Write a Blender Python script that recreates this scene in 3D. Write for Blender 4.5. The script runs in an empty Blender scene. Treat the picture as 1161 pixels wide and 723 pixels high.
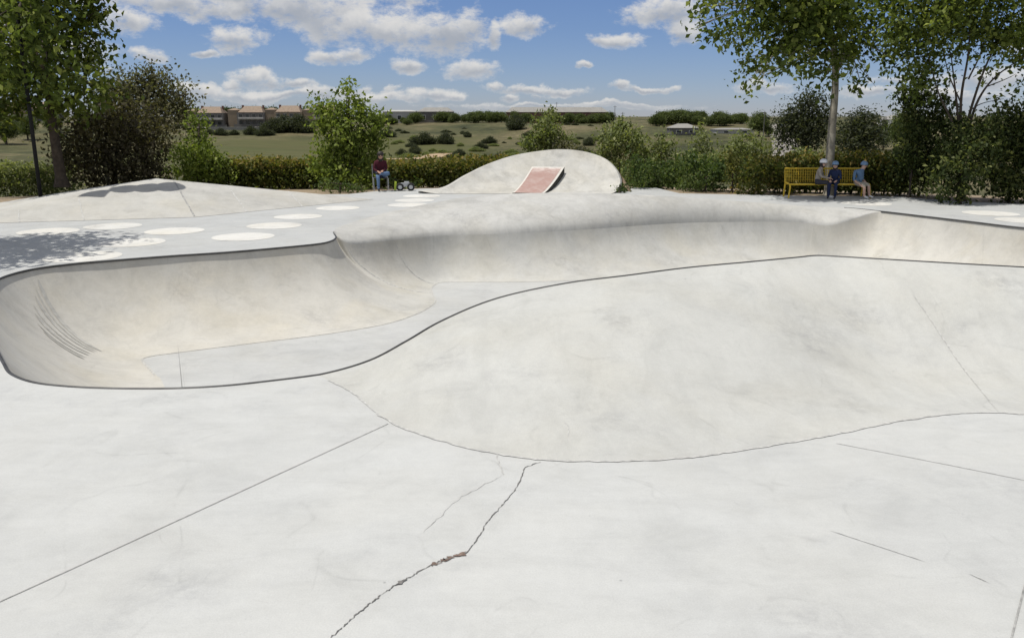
import bpy, math, random
import numpy as np
from mathutils import Vector, Matrix
from mathutils.bvhtree import BVHTree
from mathutils.geometry import delaunay_2d_cdt, tessellate_polygon

random.seed(7)
RNG = np.random.default_rng(11)
S = bpy.context.scene
COL = S.collection
R = math.radians

# ------------------------------------------------------------------ camera
F, CX, CY, HC = 950.0, 580.5, 361.5, 2.4
PITCH = math.atan(226.0 / F)
cp, sp = math.cos(PITCH), math.sin(PITCH)
cam_d = bpy.data.cameras.new('camera'); cam = bpy.data.objects.new('camera', cam_d); COL.objects.link(cam)
cam.location = (0, 0, HC); cam.rotation_euler = (R(90) - PITCH, 0, 0)
cam_d.sensor_width = 36; cam_d.lens = 36 * F / 1161; cam_d.clip_start = .05; cam_d.clip_end = 20000
S.camera = cam

def ray(px, py):
    u, v = (px - CX) / F, (CY - py) / F
    return np.array([u, cp + v * sp, -sp + v * cp])
def W(px, py, z=0.0):                       # survey point: where the sight line meets height z
    d = ray(px, py); k = (z - HC) / d[2]
    return np.array([d[0] * k, d[1] * k, z])
def P(px, py, y):                           # survey point at distance y
    d = ray(px, py); k = y / d[1]
    return np.array([d[0] * k, y, HC + d[2] * k])

# ------------------------------------------------------------------ helpers
ORG = {}
def tag(o, label=None, cat=None, group=None, kind=None):
    if label: o['label'] = label
    if cat: o['category'] = cat
    if group: o['group'] = group
    if kind: o['kind'] = kind
    return o
def thing(name, loc, label, cat, group=None, rz=0):
    o = bpy.data.objects.new(name, None); COL.objects.link(o)
    o.location = tuple(float(c) for c in loc); o.rotation_euler = (0, 0, rz); o.empty_display_size = .3
    ORG[o.name] = np.array(loc, float)
    return tag(o, label, cat, group)
def link(name, me, parent=None):
    o = bpy.data.objects.new(name, me); COL.objects.link(o)
    if parent is not None:
        o.parent = parent; ORG[o.name] = ORG[parent.name]
    else: ORG[o.name] = np.zeros(3)
    return o
def mesh(name, verts, faces, mats, parent=None, smooth=False, local=False, midx=None):
    v = np.asarray(verts, float)
    if parent is not None and not local: v = v - ORG[parent.name]
    me = bpy.data.meshes.new(name)
    me.from_pydata(v.tolist(), [], [tuple(int(i) for i in f) for f in faces])
    for m in (mats if isinstance(mats, (list, tuple)) else [mats]): me.materials.append(m)
    if midx is not None: me.polygons.foreach_set('material_index', midx)
    if smooth: me.polygons.foreach_set('use_smooth', [True] * len(me.polygons))
    me.update()
    return link(name, me, parent)
def quadmesh(name, verts, nq, mat, parent=None, var=None):
    """fast mesh of nq independent quads (verts: nq*4,3), one value per face"""
    v = np.asarray(verts, np.float32)
    if parent is not None: v = v - ORG[parent.name].astype(np.float32)
    me = bpy.data.meshes.new(name)
    me.vertices.add(nq * 4); me.vertices.foreach_set('co', v.ravel())
    me.loops.add(nq * 4); me.loops.foreach_set('vertex_index', np.arange(nq * 4, dtype=np.int32))
    me.polygons.add(nq); me.polygons.foreach_set('loop_start', np.arange(0, nq * 4, 4, dtype=np.int32))
    me.materials.append(mat)
    if var is not None:
        a = me.attributes.new('var', 'FLOAT', 'FACE'); a.data.foreach_set('value', np.asarray(var, np.float32))
    me.update(); me.validate()
    return link(name, me, parent)
class MB:
    def __init__(s): s.v = []; s.f = []; s.m = []
    def add(s, v, f, mi=0):
        n = len(s.v); s.v += [tuple(map(float, p)) for p in v]; s.f += [tuple(i + n for i in q) for q in f]; s.m += [mi] * len(f)
        return s
    def box(s, c, d, rz=0, mi=0):
        x, y, z = (k / 2 for k in d); cs, sn = math.cos(rz), math.sin(rz)
        v = [(a * x, b * y, e * z) for e in (-1, 1) for a, b in ((-1, -1), (1, -1), (1, 1), (-1, 1))]
        v = [(c[0] + p[0] * cs - p[1] * sn, c[1] + p[0] * sn + p[1] * cs, c[2] + p[2]) for p in v]
        return s.add(v, [(3, 2, 1, 0), (4, 5, 6, 7), (0, 1, 5, 4), (1, 2, 6, 5), (2, 3, 7, 6), (3, 0, 4, 7)], mi)
    def tube(s, pts, rad, n=8, closed=False, caps=True, mi=0):
        pts = [np.array(p, float) for p in pts]; k = len(pts)
        rad = [rad] * k if np.isscalar(rad) else rad
        v = []; prev = None
        for i, p in enumerate(pts):
            if closed: t = pts[(i + 1) % k] - pts[i - 1]
            else: t = pts[min(i + 1, k - 1)] - pts[max(i - 1, 0)]
            t = t / (np.linalg.norm(t) + 1e-9)
            if prev is None:
                a = np.array([0, 0, 1.]) if abs(t[2]) < .9 else np.array([1., 0, 0])
            else: a = prev
            a = a - t * a.dot(t); a /= np.linalg.norm(a) + 1e-9; b = np.cross(t, a); prev = a
            for j in range(n):
                w = 2 * math.pi * j / n
                v.append(p + rad[i] * (a * math.cos(w) + b * math.sin(w)))
        f = []
        for i in range(k if closed else k - 1):
            for j in range(n):
                i2 = (i + 1) % k
                f.append((i * n + j, i * n + (j + 1) % n, i2 * n + (j + 1) % n, i2 * n + j))
        if caps and not closed:
            f.append(tuple(range(n))[::-1]); f.append(tuple((k - 1) * n + j for j in range(n)))
        return s.add(v, f, mi)
    def ball(s, c, r, n=12, m=8, mi=0, lo=-1.0, hi=1.0):
        v = []; f = []
        for i in range(m + 1):
            la = (lo + (hi - lo) * i / m) * math.pi / 2
            for j in range(n):
                w = 2 * math.pi * j / n
                v.append((c[0] + r[0] * math.cos(la) * math.cos(w), c[1] + r[1] * math.cos(la) * math.sin(w), c[2] + r[2] * math.sin(la)))
        for i in range(m):
            for j in range(n): f.append((i * n + j, i * n + (j + 1) % n, (i + 1) * n + (j + 1) % n, (i + 1) * n + j))
        return s.add(v, f, mi)
    def build(s, name, mats, parent=None, smooth=False, local=False):
        return mesh(name, s.v, s.f, mats, parent, smooth, local, s.m)
def grid_faces(n, m, closed=False):
    f = []
    for i in range(n if closed else n - 1):
        for j in range(m - 1):
            a = i * m + j; b = ((i + 1) % n) * m + j
            f.append((a, a + 1, b + 1, b))
    return f
def catmull(pts, k, closed=True):
    pts = np.asarray(pts, float); n = len(pts); out = []
    seg = n if closed else n - 1
    for i in range(seg):
        if closed: p0, p1, p2, p3 = (pts[(i + j - 1) % n] for j in range(4))
        else: p0, p1, p2, p3 = pts[max(i - 1, 0)], pts[i], pts[i + 1], pts[min(i + 2, n - 1)]
        # centripetal knots keep unevenly spaced points from looping
        d1 = max(np.linalg.norm((p1 - p0)[:3]), 1e-4) ** .5; d2 = max(np.linalg.norm((p2 - p1)[:3]), 1e-4) ** .5; d3 = max(np.linalg.norm((p3 - p2)[:3]), 1e-4) ** .5
        if d1 < 2e-2: m1 = (p2 - p1)
        else: m1 = ((p1 - p0) / d1 - (p2 - p0) / (d1 + d2) + (p2 - p1) / d2) * d2
        if d3 < 2e-2: m2 = (p2 - p1)
        else: m2 = ((p2 - p1) / d2 - (p3 - p1) / (d2 + d3) + (p3 - p2) / d3) * d2
        for j in range(k):
            t = j / k
            out.append((2 * t**3 - 3 * t**2 + 1) * p1 + (t**3 - 2 * t**2 + t) * m1 + (-2 * t**3 + 3 * t**2) * p2 + (t**3 - t**2) * m2)
    if not closed: out.append(pts[-1])
    return np.array(out)
def arclen(c, n):
    d = np.r_[0, np.cumsum(np.linalg.norm(np.diff(c, axis=0), axis=1))]
    t = np.linspace(0, d[-1], n)
    return np.stack([np.interp(t, d, c[:, k]) for k in range(c.shape[1])], 1)

# ------------------------------------------------------------------ materials
def newmat(name):
    m = bpy.data.materials.new(name); m.use_nodes = True
    nt = m.node_tree; b = nt.nodes['Principled BSDF']
    return m, nt, b
def N(nt, typ, **kw):
    n = nt.nodes.new(typ)
    for k, v in kw.items(): setattr(n, k, v)
    return n
def noise(nt, vec, scale, detail=4, rough=.55, dist=0):
    n = N(nt, 'ShaderNodeTexNoise'); n.inputs['Scale'].default_value = scale; n.inputs['Detail'].default_value = detail
    n.inputs['Roughness'].default_value = rough; n.inputs['Distortion'].default_value = dist
    nt.links.new(vec, n.inputs['Vector']); return n.outputs['Fac']
def ramp(nt, fac, stops):
    r = N(nt, 'ShaderNodeValToRGB'); e = r.color_ramp.elements
    while len(e) < len(stops): e.new(.5)
    for i, (p, c) in enumerate(stops):
        e[i].position = p; e[i].color = (*(c if hasattr(c, '__len__') else (c, c, c)), 1)
    nt.links.new(fac, r.inputs['Fac']); return r.outputs['Color']
def mul(nt, a, b, fac=1.0, mode='MULTIPLY'):
    m = N(nt, 'ShaderNodeMix', data_type='RGBA', blend_type=mode); m.inputs[0].default_value = fac
    for s, x in ((6, a), (7, b)):
        if hasattr(x, 'is_linked'): nt.links.new(x, m.inputs[s])
        else: m.inputs[s].default_value = (*x, 1)
    return m.outputs[2]
def mixf(nt, f, a, b):
    m = N(nt, 'ShaderNodeMix', data_type='RGBA')
    if hasattr(f, 'is_linked'): nt.links.new(f, m.inputs[0])
    else: m.inputs[0].default_value = f
    for s, x in ((6, a), (7, b)):
        if hasattr(x, 'is_linked'): nt.links.new(x, m.inputs[s])
        else: m.inputs[s].default_value = (*x, 1)
    return m.outputs[2]
def mapped(nt, scale=(1, 1, 1), rot=(0, 0, 0)):
    g = N(nt, 'ShaderNodeNewGeometry'); m = N(nt, 'ShaderNodeMapping')
    m.inputs['Scale'].default_value = scale; m.inputs['Rotation'].default_value = rot
    nt.links.new(g.outputs['Position'], m.inputs['Vector']); return m.outputs['Vector']
def plain(name, col, rough=.6, metal=0, var=.12, scale=6, spec=.4):
    m, nt, b = newmat(name); v = mapped(nt)
    c = mul(nt, col, ramp(nt, noise(nt, v, scale, 5), [(.3, 1 - var), (.7, 1 + var)]))
    nt.links.new(c, b.inputs['Base Color']); b.inputs['Roughness'].default_value = rough; b.inputs['Metallic'].default_value = metal
    b.inputs['Specular IOR Level'].default_value = spec
    return m
def concrete(name, col, warm=(.97, .93, .84), warm_amt=.5, stain=.5, streak=(1, 1, 1), rot=(0, 0, 0), contrast=1.0, far=None, zone=None):
    m, nt, b = newmat(name); v = mapped(nt); k = contrast
    c = mul(nt, col, ramp(nt, noise(nt, v, .35, 6, .6, .4), [(.3, 1 - .10 * k), (.5, 1.0), (.7, 1 + .04 * k)]))
    c = mul(nt, c, ramp(nt, noise(nt, v, 1.7, 8, .65, .6), [(.28, 1 - .15 * k), (.48, 1 - .02 * k), (.72, 1 + .05 * k)]))
    # long trowel and broom sweeps
    vs = mapped(nt, streak, rot)
    c = mul(nt, c, ramp(nt, noise(nt, vs, 2.2, 8, .7, .9), [(.3, 1 - .09 * k), (.55, 1.0), (.75, 1 + .03 * k)]))
    # warm cement bloom
    w = ramp(nt, noise(nt, v, .8, 5, .6, .5), [(.42, 0.0), (.66, 1.0)])
    wm = N(nt, 'ShaderNodeMath', operation='MULTIPLY'); nt.links.new(w, wm.inputs[0]); wm.inputs[1].default_value = warm_amt
    c = mixf(nt, wm.outputs[0], c, mul(nt, c, warm))
    if zone:      # the far wall is tinted greyer than the left bowl
        sz = N(nt, 'ShaderNodeSeparateXYZ'); nt.links.new(v, sz.inputs[0])
        za = N(nt, 'ShaderNodeMath', operation='MULTIPLY_ADD'); nt.links.new(noise(nt, v, .7, 5), za.inputs[0]); za.inputs[1].default_value = 2.0; nt.links.new(sz.outputs[0], za.inputs[2])
        z1 = N(nt, 'ShaderNodeMapRange'); z1.inputs[1].default_value = -2.2; z1.inputs[2].default_value = -.6; nt.links.new(za.outputs[0], z1.inputs[0])
        z2 = N(nt, 'ShaderNodeMapRange'); z2.inputs[1].default_value = 7.5; z2.inputs[2].default_value = 10.5; z2.inputs[3].default_value = 1; z2.inputs[4].default_value = 0; nt.links.new(za.outputs[0], z2.inputs[0])
        zm_ = N(nt, 'ShaderNodeMath', operation='MULTIPLY'); nt.links.new(z1.outputs[0], zm_.inputs[0]); nt.links.new(z2.outputs[0], zm_.inputs[1])
        c = mixf(nt, zm_.outputs[0], c, mul(nt, c, tuple(a_ / b_ for a_, b_ in zip(zone, col))))
    # dirty worn patches broken up by finer noise
    sm = ramp(nt, noise(nt, v, .9, 3, .5, .3), [(.56, 0.0), (.72, 1.0)])
    s2 = ramp(nt, noise(nt, v, 9, 8, .75), [(.40, 0.0), (.62, 1.0)])
    mm = N(nt, 'ShaderNodeMath', operation='MULTIPLY'); nt.links.new(sm, mm.inputs[0]); nt.links.new(s2, mm.inputs[1])
    m2 = N(nt, 'ShaderNodeMath', operation='MULTIPLY'); nt.links.new(mm.outputs[0], m2.inputs[0]); m2.inputs[1].default_value = stain
    c = mixf(nt, m2.outputs[0], c, mul(nt, c, (.72, .72, .74)))
    # curved marks left by wheels, grit
    for sc_, w_, dk_ in ((.55, .0045, .93), (1.1, .006, .94)):
        nv = noise(nt, mapped(nt, (1, 1, .3), (0, 0, R(40 * sc_))), sc_, 1.5, .4)
        ab = N(nt, 'ShaderNodeMath', operation='SUBTRACT'); nt.links.new(nv, ab.inputs[0]); ab.inputs[1].default_value = .52
        ab2 = N(nt, 'ShaderNodeMath', operation='ABSOLUTE'); nt.links.new(ab.outputs[0], ab2.inputs[0])
        ln = ramp(nt, ab2.outputs[0], [(0, 1.0), (w_, 0.0)])
        bk = ramp(nt, noise(nt, v, 2.8, 6, .75), [(.48, 0.0), (.62, 1.0)])
        lm = N(nt, 'ShaderNodeMath', operation='MULTIPLY'); nt.links.new(ln, lm.inputs[0]); nt.links.new(bk, lm.inputs[1])
        c = mixf(nt, lm.outputs[0], c, mul(nt, c, (dk_ - .05,) * 3))
    v2 = N(nt, 'ShaderNodeTexVoronoi'); v2.inputs['Scale'].default_value = 9; nt.links.new(v, v2.inputs['Vector'])
    c = mul(nt, c, ramp(nt, v2.outputs['Distance'], [(.02, .78), (.05, 1.0)]), .6)
    # fine grain, pits
    c = mul(nt, c, ramp(nt, noise(nt, v, 14, 6, .75), [(.32, .955), (.6, 1.0), (.75, 1.02)]))
    c = mul(nt, c, ramp(nt, noise(nt, v, 110, 3, .7), [(.3, .90), (.7, 1.05)]))
    vo = N(nt, 'ShaderNodeTexVoronoi'); vo.inputs['Scale'].default_value = 2.3; nt.links.new(v, vo.inputs['Vector'])
    pit = ramp(nt, vo.outputs['Distance'], [(.012, .6), (.024, 1.0)])
    c = mul(nt, c, pit, .8)
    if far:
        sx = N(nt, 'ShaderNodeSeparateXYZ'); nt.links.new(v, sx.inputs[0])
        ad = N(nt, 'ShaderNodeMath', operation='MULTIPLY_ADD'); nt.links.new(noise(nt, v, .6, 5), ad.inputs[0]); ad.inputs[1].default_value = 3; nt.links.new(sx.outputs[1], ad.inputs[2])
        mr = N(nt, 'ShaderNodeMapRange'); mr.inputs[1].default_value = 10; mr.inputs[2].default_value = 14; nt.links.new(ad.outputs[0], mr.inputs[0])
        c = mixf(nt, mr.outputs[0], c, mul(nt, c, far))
    nt.links.new(c, b.inputs['Base Color'])
    b.inputs['Roughness'].default_value = .78; b.inputs['Specular IOR Level'].default_value = .3
    bp = N(nt, 'ShaderNodeBump'); bp.inputs['Strength'].default_value = .22; bp.inputs['Distance'].default_value = .01
    nt.links.new(noise(nt, v, 22, 8, .7), bp.inputs['Height'])
    bp2 = N(nt, 'ShaderNodeBump'); bp2.inputs['Strength'].default_value = .25; bp2.inputs['Distance'].default_value = .03
    nt.links.new(noise(nt, v, 1.6, 3), bp2.inputs['Height']); nt.links.new(bp.outputs['Normal'], bp2.inputs['Normal'])
    nt.links.new(bp2.outputs['Normal'], b.inputs['Normal'])
    return m
def leafmat(name, dark, mid, light, trans=.38):
    m, nt, b = newmat(name)
    a = N(nt, 'ShaderNodeAttribute', attribute_name='var')
    c = ramp(nt, a.outputs['Fac'], [(0, dark), (.5, mid), (1, light)])
    nt.links.new(c, b.inputs['Base Color']); b.inputs['Roughness'].default_value = .55; b.inputs['Specular IOR Level'].default_value = .15
    t = N(nt, 'ShaderNodeBsdfTranslucent'); tc = mul(nt, c, (1.25, 1.35, .55)); nt.links.new(tc, t.inputs['Color'])
    mx = N(nt, 'ShaderNodeMixShader'); mx.inputs[0].default_value = trans
    nt.links.new(b.outputs[0], mx.inputs[1]); nt.links.new(t.outputs[0], mx.inputs[2])
    nt.links.new(mx.outputs[0], nt.nodes['Material Output'].inputs['Surface'])
    return m
M = {}
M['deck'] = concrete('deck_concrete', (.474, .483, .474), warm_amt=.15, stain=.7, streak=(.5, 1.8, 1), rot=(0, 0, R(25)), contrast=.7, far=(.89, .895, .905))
M['bowl'] = concrete('bowl_concrete', (.500, .488, .448), warm_amt=.5, stain=.7, streak=(1.6, 1.6, .5), contrast=.9, zone=((.465, .464, .44)))
M['floor'] = concrete('bowl_floor_concrete', (.448, .456, .45), warm_amt=.2, stain=.5, streak=(.5, 2, 1), contrast=.7)
M['hump'] = concrete('hump_concrete', (.460, .465, .445), warm_amt=.3, stain=.8, streak=(1.6, .5, 1), rot=(0, 0, R(-20)), contrast=.8)
M['ext'] = concrete('grey_concrete', (.45, .45, .432), warm_amt=.3, stain=1.0, streak=(2.5, 2.5, .4), contrast=1.3)
M['pyr'] = concrete('pyramid_concrete', (.455, .45, .422), warm_amt=.4, stain=.7)
M['bank'] = concrete('bank_concrete', (.50, .495, .465), warm_amt=.5, stain=1.0, contrast=1.6)
M['steel'] = plain('coping_steel', (.065, .065, .065), .5, .4, .3, 8)
M['joint'] = plain('joint_dark', (.30, .30, .29), .9, 0, .35, 20, .1)
M['softjoint'] = plain('joint_grey', (.43, .43, .415), .9, 0, .3, 20, .1)
M['crack'] = plain('crack_dark', (.15, .145, .14), .95, 0, .5, 30, .1)
M['spall'] = plain('broken_concrete', (.16, .12, .10), .95, 0, .5, 60, .1)
M['kick'] = concrete('kicker_concrete', (.64, .62, .58), stain=.4)
M['dot'] = concrete('white_floor_paint', (.60, .597, .57), stain=.9, contrast=.8)
M['wall_streak'] = plain('dark_streak', (.385, .38, .355), .8, 0, .2, 9, .2)
M['pink'] = None
M['dirt'] = plain('dirt', (.25, .19, .13), .95, 0, .3, 3, .1)

# ------------------------------------------------------------------ skatepark curves
HZ = 1.25
FZ = -1.3
ctrl = []      # (top, crease, floor)
def c1(px, py, fx, fy): ctrl.append((W(px, py), W(px, py), W(fx, fy, FZ)))
def ext(px, py, z, cx, cy, cz, fx, fy): ctrl.append((W(px, py, z), W(cx, cy, cz), W(fx, fy, FZ)))
ctrl.append((W(377.5, 263), W(378, 266, -.06), W(495, 341, FZ)))          # tip of the deck
c1(380, 269.5, 490, 347); c1(373, 273.6, 474, 356); c1(362, 276, 445, 366)
c1(307, 281.5, 372, 379); c1(253, 286, 300, 388); c1(199, 289.5, 235, 396); c1(127, 295, 180, 403)
c1(72, 300, 167, 405.5); c1(36, 305, 163, 407); c1(0, 315, 163, 409); c1(-15, 331, 166, 413); c1(-22, 351, 171, 418)
c1(-15, 374, 178, 426); c1(-6, 395, 186, 437)
near = [(W(2, 412),), (W(11, 424.5),), (W(36, 434),), (W(72, 438.5),), (W(127, 441),), (W(199, 441),), (W(253, 438.2),), (W(307, 432.5),), (W(362, 425.5),),
        (W(420, 409, .05 * HZ),), (W(462, 387, .14 * HZ),), (W(500, 365, .24 * HZ),), (W(560, 340, .38 * HZ),), (W(640, 322, .5 * HZ),), (W(710, 313, .56 * HZ),),
        (W(780, 304, .6 * HZ),), (W(850, 297.5, .64 * HZ),), (W(905, 292.3, .655 * HZ),), (W(926, 290.3, .66 * HZ),), (W(948, 291.3, .66 * HZ),), (W(1000, 294.3, .66 * HZ),), (W(1080, 299, .65 * HZ),), (W(1161, 303.5, .63 * HZ),),
        (np.array([8.2, 9.6, .6]),), (np.array([10.2, 10.1, .3]),), (np.array([11.8, 10.9, 0]),), (np.array([13.2, 12.1, 0]),),
        (np.array([14.2, 13.8, 0]),), (np.array([14.4, 15.6, 0]),), (np.array([13.6, 17.6, 0]),)]
n0 = len(ctrl)
npt = [t[0] for t in near]
for i, p in enumerate(npt):
    a = npt[max(i - 1, 0)] if i else ctrl[-1][0]; b = npt[i + 1] if i + 1 < len(npt) else W(1161, 258)
    if i == 0: a = W(-6, 395)
    t = (b - a)[:2]; t /= np.linalg.norm(t); nrm = np.array([-t[1], t[0]])
    run = 1.7 + .2 * p[2]
    ctrl.append((p, p, np.array([p[0] + nrm[0] * run, p[1] + nrm[1] * run, FZ])))
i_right = len(ctrl)
c1(1161, 258, 1100, 326); c1(1100, 251, 1055, 318); c1(1048, 245, 1012, 312); c1(1000, 239.5, 985, 306)
i_ext = len(ctrl)
ext(957, 235.5, 0, 945, 255, -.33, 962, 300)
ext(910, 233, .08, 905, 252, -.31, 930, 298); ext(849, 229, .2, 849, 251.5, -.3, 870, 300)
ext(760, 222.5, .36, 770, 253, -.3, 790, 306); ext(702, 220, .43, 715, 256.5, -.3, 740, 312); ext(647, 218.4, .46, 660, 260.5, -.3, 690, 316)
ext(593, 219.3, .45, 600, 264, -.3, 629, 319); ext(539, 222.3, .39, 550, 266, -.3, 560, 320); ext(485, 231, .26, 503, 267, -.3, 507, 320)
ext(430, 243.3, .10, 448, 272, -.3, 496, 322); ext(396, 253, .02, 405, 276.5, -.28, 490, 327); ext(382.5, 258.5, 0, 389, 273.5, -.2, 492, 334)
KS = 10
arr = catmull(np.array([np.concatenate(c) for c in ctrl]), KS)
TOP, CRE, FLO = arr[:, :3].copy(), arr[:, 3:6].copy(), arr[:, 6:].copy()
FLO[:, 2] = FZ
L = len(arr)
iE = n0 * KS; iX0, iX1 = i_ext * KS, L                                    # extension runs from iX0 round to the tip
TOP[:(n0 + 8) * KS, 2] = 0
TOP[(n0 + 26) * KS:iX0 + 1, 2] = 0
CRE[:iX0 - KS][:, :] = TOP[:iX0 - KS]
CRE[KS:n0 * KS] = TOP[KS:n0 * KS]

# bowl -------------------------------------------------------------
bowl = thing('skate_bowl', W(330, 380, FZ), 'sunken concrete skate bowl with cream curved walls and dark steel coping', 'skate bowl')
def wall_pt(i, t):
    i = i % L; k = max(0, 1 - max(0, abs(i - 12.0 * KS) - 2.5 * KS) / (2.5 * KS)); k = k * k * (3 - 2 * k)
    TH = R(78 - 22 * k)
    th = t * TH; h = math.sin(th) / math.sin(TH); v = (1 - math.cos(th)) / (1 - math.cos(TH))
    c, f = CRE[i % L], FLO[i % L]
    return np.array([f[0] + (c[0] - f[0]) * h, f[1] + (c[1] - f[1]) * h, f[2] + (c[2] - f[2]) * v])
NW = 22
wv = [wall_pt(i, j / NW) for i in range(L) for j in range(NW + 1)]
mesh('bowl_wall', wv, [q[::-1] for q in grid_faces(L, NW + 1, True)], M['bowl'], bowl, True)
# far wall above the crease: convex roll up to the rounded crest
ids = list(range(iX0 - KS, L)) + [j for j in range(0, 8)]
PH = R(84); NE = 12; ev = []
for i in ids:
    c, t = CRE[i % L], TOP[i % L]
    for j in range(NE + 1):
        ph = PH * j / NE; h = (1 - math.cos(ph)) / (1 - math.cos(PH)); v = math.sin(ph) / math.sin(PH)
        ev.append(c + (t - c) * np.array([h, h, v]))
mesh('upper_wall', ev, [q[::-1] for q in grid_faces(len(ids), NE + 1)], M['ext'], bowl, True)
# floor
def fill(loop3, holes=[], extra=[], z=None):
    """triangulate inside of loop (x,y,z) with hole loops"""
    pts = [Vector((p[0], p[1])) for p in loop3]; zs = [p[2] for p in loop3]; edges = [(i, (i + 1) % len(loop3)) for i in range(len(loop3))]
    for h in holes:
        n = len(pts); pts += [Vector((p[0], p[1])) for p in h]; zs += [p[2] for p in h]
        edges += [(n + i, n + (i + 1) % len(h)) for i in range(len(h))]
    pts += [Vector((p[0], p[1])) for p in extra]; zs += [p[2] for p in extra]
    vo, eo, fo, ov, oe, of = delaunay_2d_cdt(pts, edges, [], 0, 1e-5)
    zz = [zs[o[0]] if len(o) else (z or 0) for o in ov]
    A = np.array([[p[0], p[1]] for p in loop3]); H = [np.array([[p[0], p[1]] for p in h]) for h in holes]
    out = []
    for t in fo:
        c = sum((np.array(vo[i]) for i in t), np.zeros(2)) / len(t)
        if inside(c, A) and not any(inside(c, h) for h in H): out.append(t)
    return [(v[0], v[1], q) for v, q in zip(vo, zz)], out
def inside(p, poly):
    x, y = p; a = poly; b = np.roll(poly, -1, 0)
    cond = (a[:, 1] > y) != (b[:, 1] > y)
    with np.errstate(divide='ignore', invalid='ignore'):
        xi = (b[:, 0] - a[:, 0]) * (y - a[:, 1]) / (b[:, 1] - a[:, 1]) + a[:, 0]
    return bool(np.sum(cond & (x < xi)) % 2)
fv, ff = fill(FLO)
mesh('bowl_floor', fv, ff, M['floor'], bowl)

# hump -------------------------------------------------------------
iJ = (n0 + 8) * KS
crest = TOP[iJ:(n0 + 25) * KS + 1].copy()
base_px = [(400, 446), (440, 477), (500, 500), (560, 514), (620, 521.5), (700, 523), (760, 520.5), (820, 514), (900, 501), (960, 490), (1020, 477.5), (1080, 469.5), (1130, 468), (1161, 469.5)]
bpts = [crest[0]] + [W(*q) for q in base_px] + [np.array([5.2, 6.75, 0]), np.array([7, 7.2, 0]), np.array([9, 8.3, 0]), np.array([10.8, 9.8, 0]), crest[-1]]
base = catmull(bpts, 10, False)
NU, NT = 220, 30
A_, B_ = arclen(base, NU), arclen(crest, NU)
# keep the crest samples true to the rim: resample in arc length along both
def hump_pt(a, b, t, t2=0):
    s = t * t * (3 - 2 * t); s = .86 * s + .14 * t
    p = a + (b - a) * t; p[2] = a[2] + (b[2] - a[2]) * s - .27 * math.exp(-((t2 - .47) / .12) ** 2) * math.sin(math.pi * t) ** 1.6
    return p
hv = [hump_pt(A_[i].copy(), B_[i], j / NT, i / NU) for i in range(NU) for j in range(NT + 1)]
hump = thing('concrete_hump', W(700, 520), 'broad smooth concrete hump swelling from the near deck up to the bowl edge', 'skate hump')
hf = [q[::-1] for q in grid_faces(NU, NT + 1)]
mesh('hump_surface', hv, hf, M['hump'], hump, True)

# coping -----------------------------------------------------------
def inset(i, d):
    c, f = TOP[i % L], FLO[i % L]; n = (f - c)[:2]; n = n / (np.linalg.norm(n) + 1e-9)
    return np.array([c[0] + n[0] * d, c[1] + n[1] * d, c[2]])
cop = MB()
path = [inset(i, .016) + np.array([0, 0, -.006]) for i in range(4, iX0 + 1)]
cop.tube(path, .019, 8)
cop.build('coping', M['steel'], bowl, True)

# deck ------------------------------------------------------------
# rim part (near/left), hump base, rim part (right), back foot of the far roll-over
back = []
for i in range(iX0, L + 4):
    t = TOP[i % L]; w = .02 + 6.0 * max(t[2], 0)
    k = min(1, max(0, (t[2]) / .4)); d = np.array([.35 * (1 - k), 1.0]); d /= np.linalg.norm(d)
    back.append(np.array([t[0] - d[0] * w * (1 if t[0] < 3 else -.4), t[1] + d[1] * w, 0]))
back = np.array(back)
# crest-to-deck back slope
bs = []
for k, i in enumerate(range(iX0, L + 4)):
    t = TOP[i % L]
    for j in range(7):
        s = j / 6; p = t + (back[k] - t) * s; p[2] = t[2] * (1 - s) ** 1.0 * (1 - .35 * s * (1 - s)); bs.append(p)
mesh('back_slope', bs, grid_faces(len(back), 7), M['deck'], bowl, True)
hole = [TOP[i] for i in range(4, iJ)] + list(base[:-1]) + [TOP[i] for i in range((n0 + 25) * KS, iX0)] + list(back)
hole = [np.array([p[0], p[1], 0]) for p in hole]
outer = [(-24, -7), (34, -7), (34, 21), (22, 23), (15.5, 24.1), (13.2, 25.6), (12.4, 27.0), (8.6, 27.4), (5.6, 28.2), (5.2, 30.5), (-1, 30.6), (-3.2, 30.2), (-4.6, 29.2), (-5.4, 27.9), (-9, 27.5), (-15.2, 24.3), (-24, 23.3)]
outer = [np.array([a, b, 0.]) for a, b in outer]
dv, df = fill(outer, [hole], [np.array([x, y, 0.]) for x in np.arange(-23, 34, 2.5) for y in np.arange(-6, 27, 2.5) if not inside((x, y), np.array(hole)[:, :2]) and inside((x, y), np.array(outer)[:, :2])])
def up(v, f):
    a, b, c = (np.array(v[i]) for i in f[:3]); return f if np.cross(b - a, c - a)[2] > 0 else f[::-1]
deck = mesh('pavement', dv, [up(dv, list(f)) for f in df], M['deck']); tag(deck, kind='structure')
# slab edge so that the deck has thickness
ev = []; ef = []
for i, p in enumerate(outer): ev += [p, p - np.array([0, 0, .35])]
ef = [(2 * i, 2 * i + 1, (2 * i + 3) % len(ev), (2 * i + 2) % len(ev)) for i in range(len(outer))]
mesh('slab_edge', ev, ef, M['deck'], deck)

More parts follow.
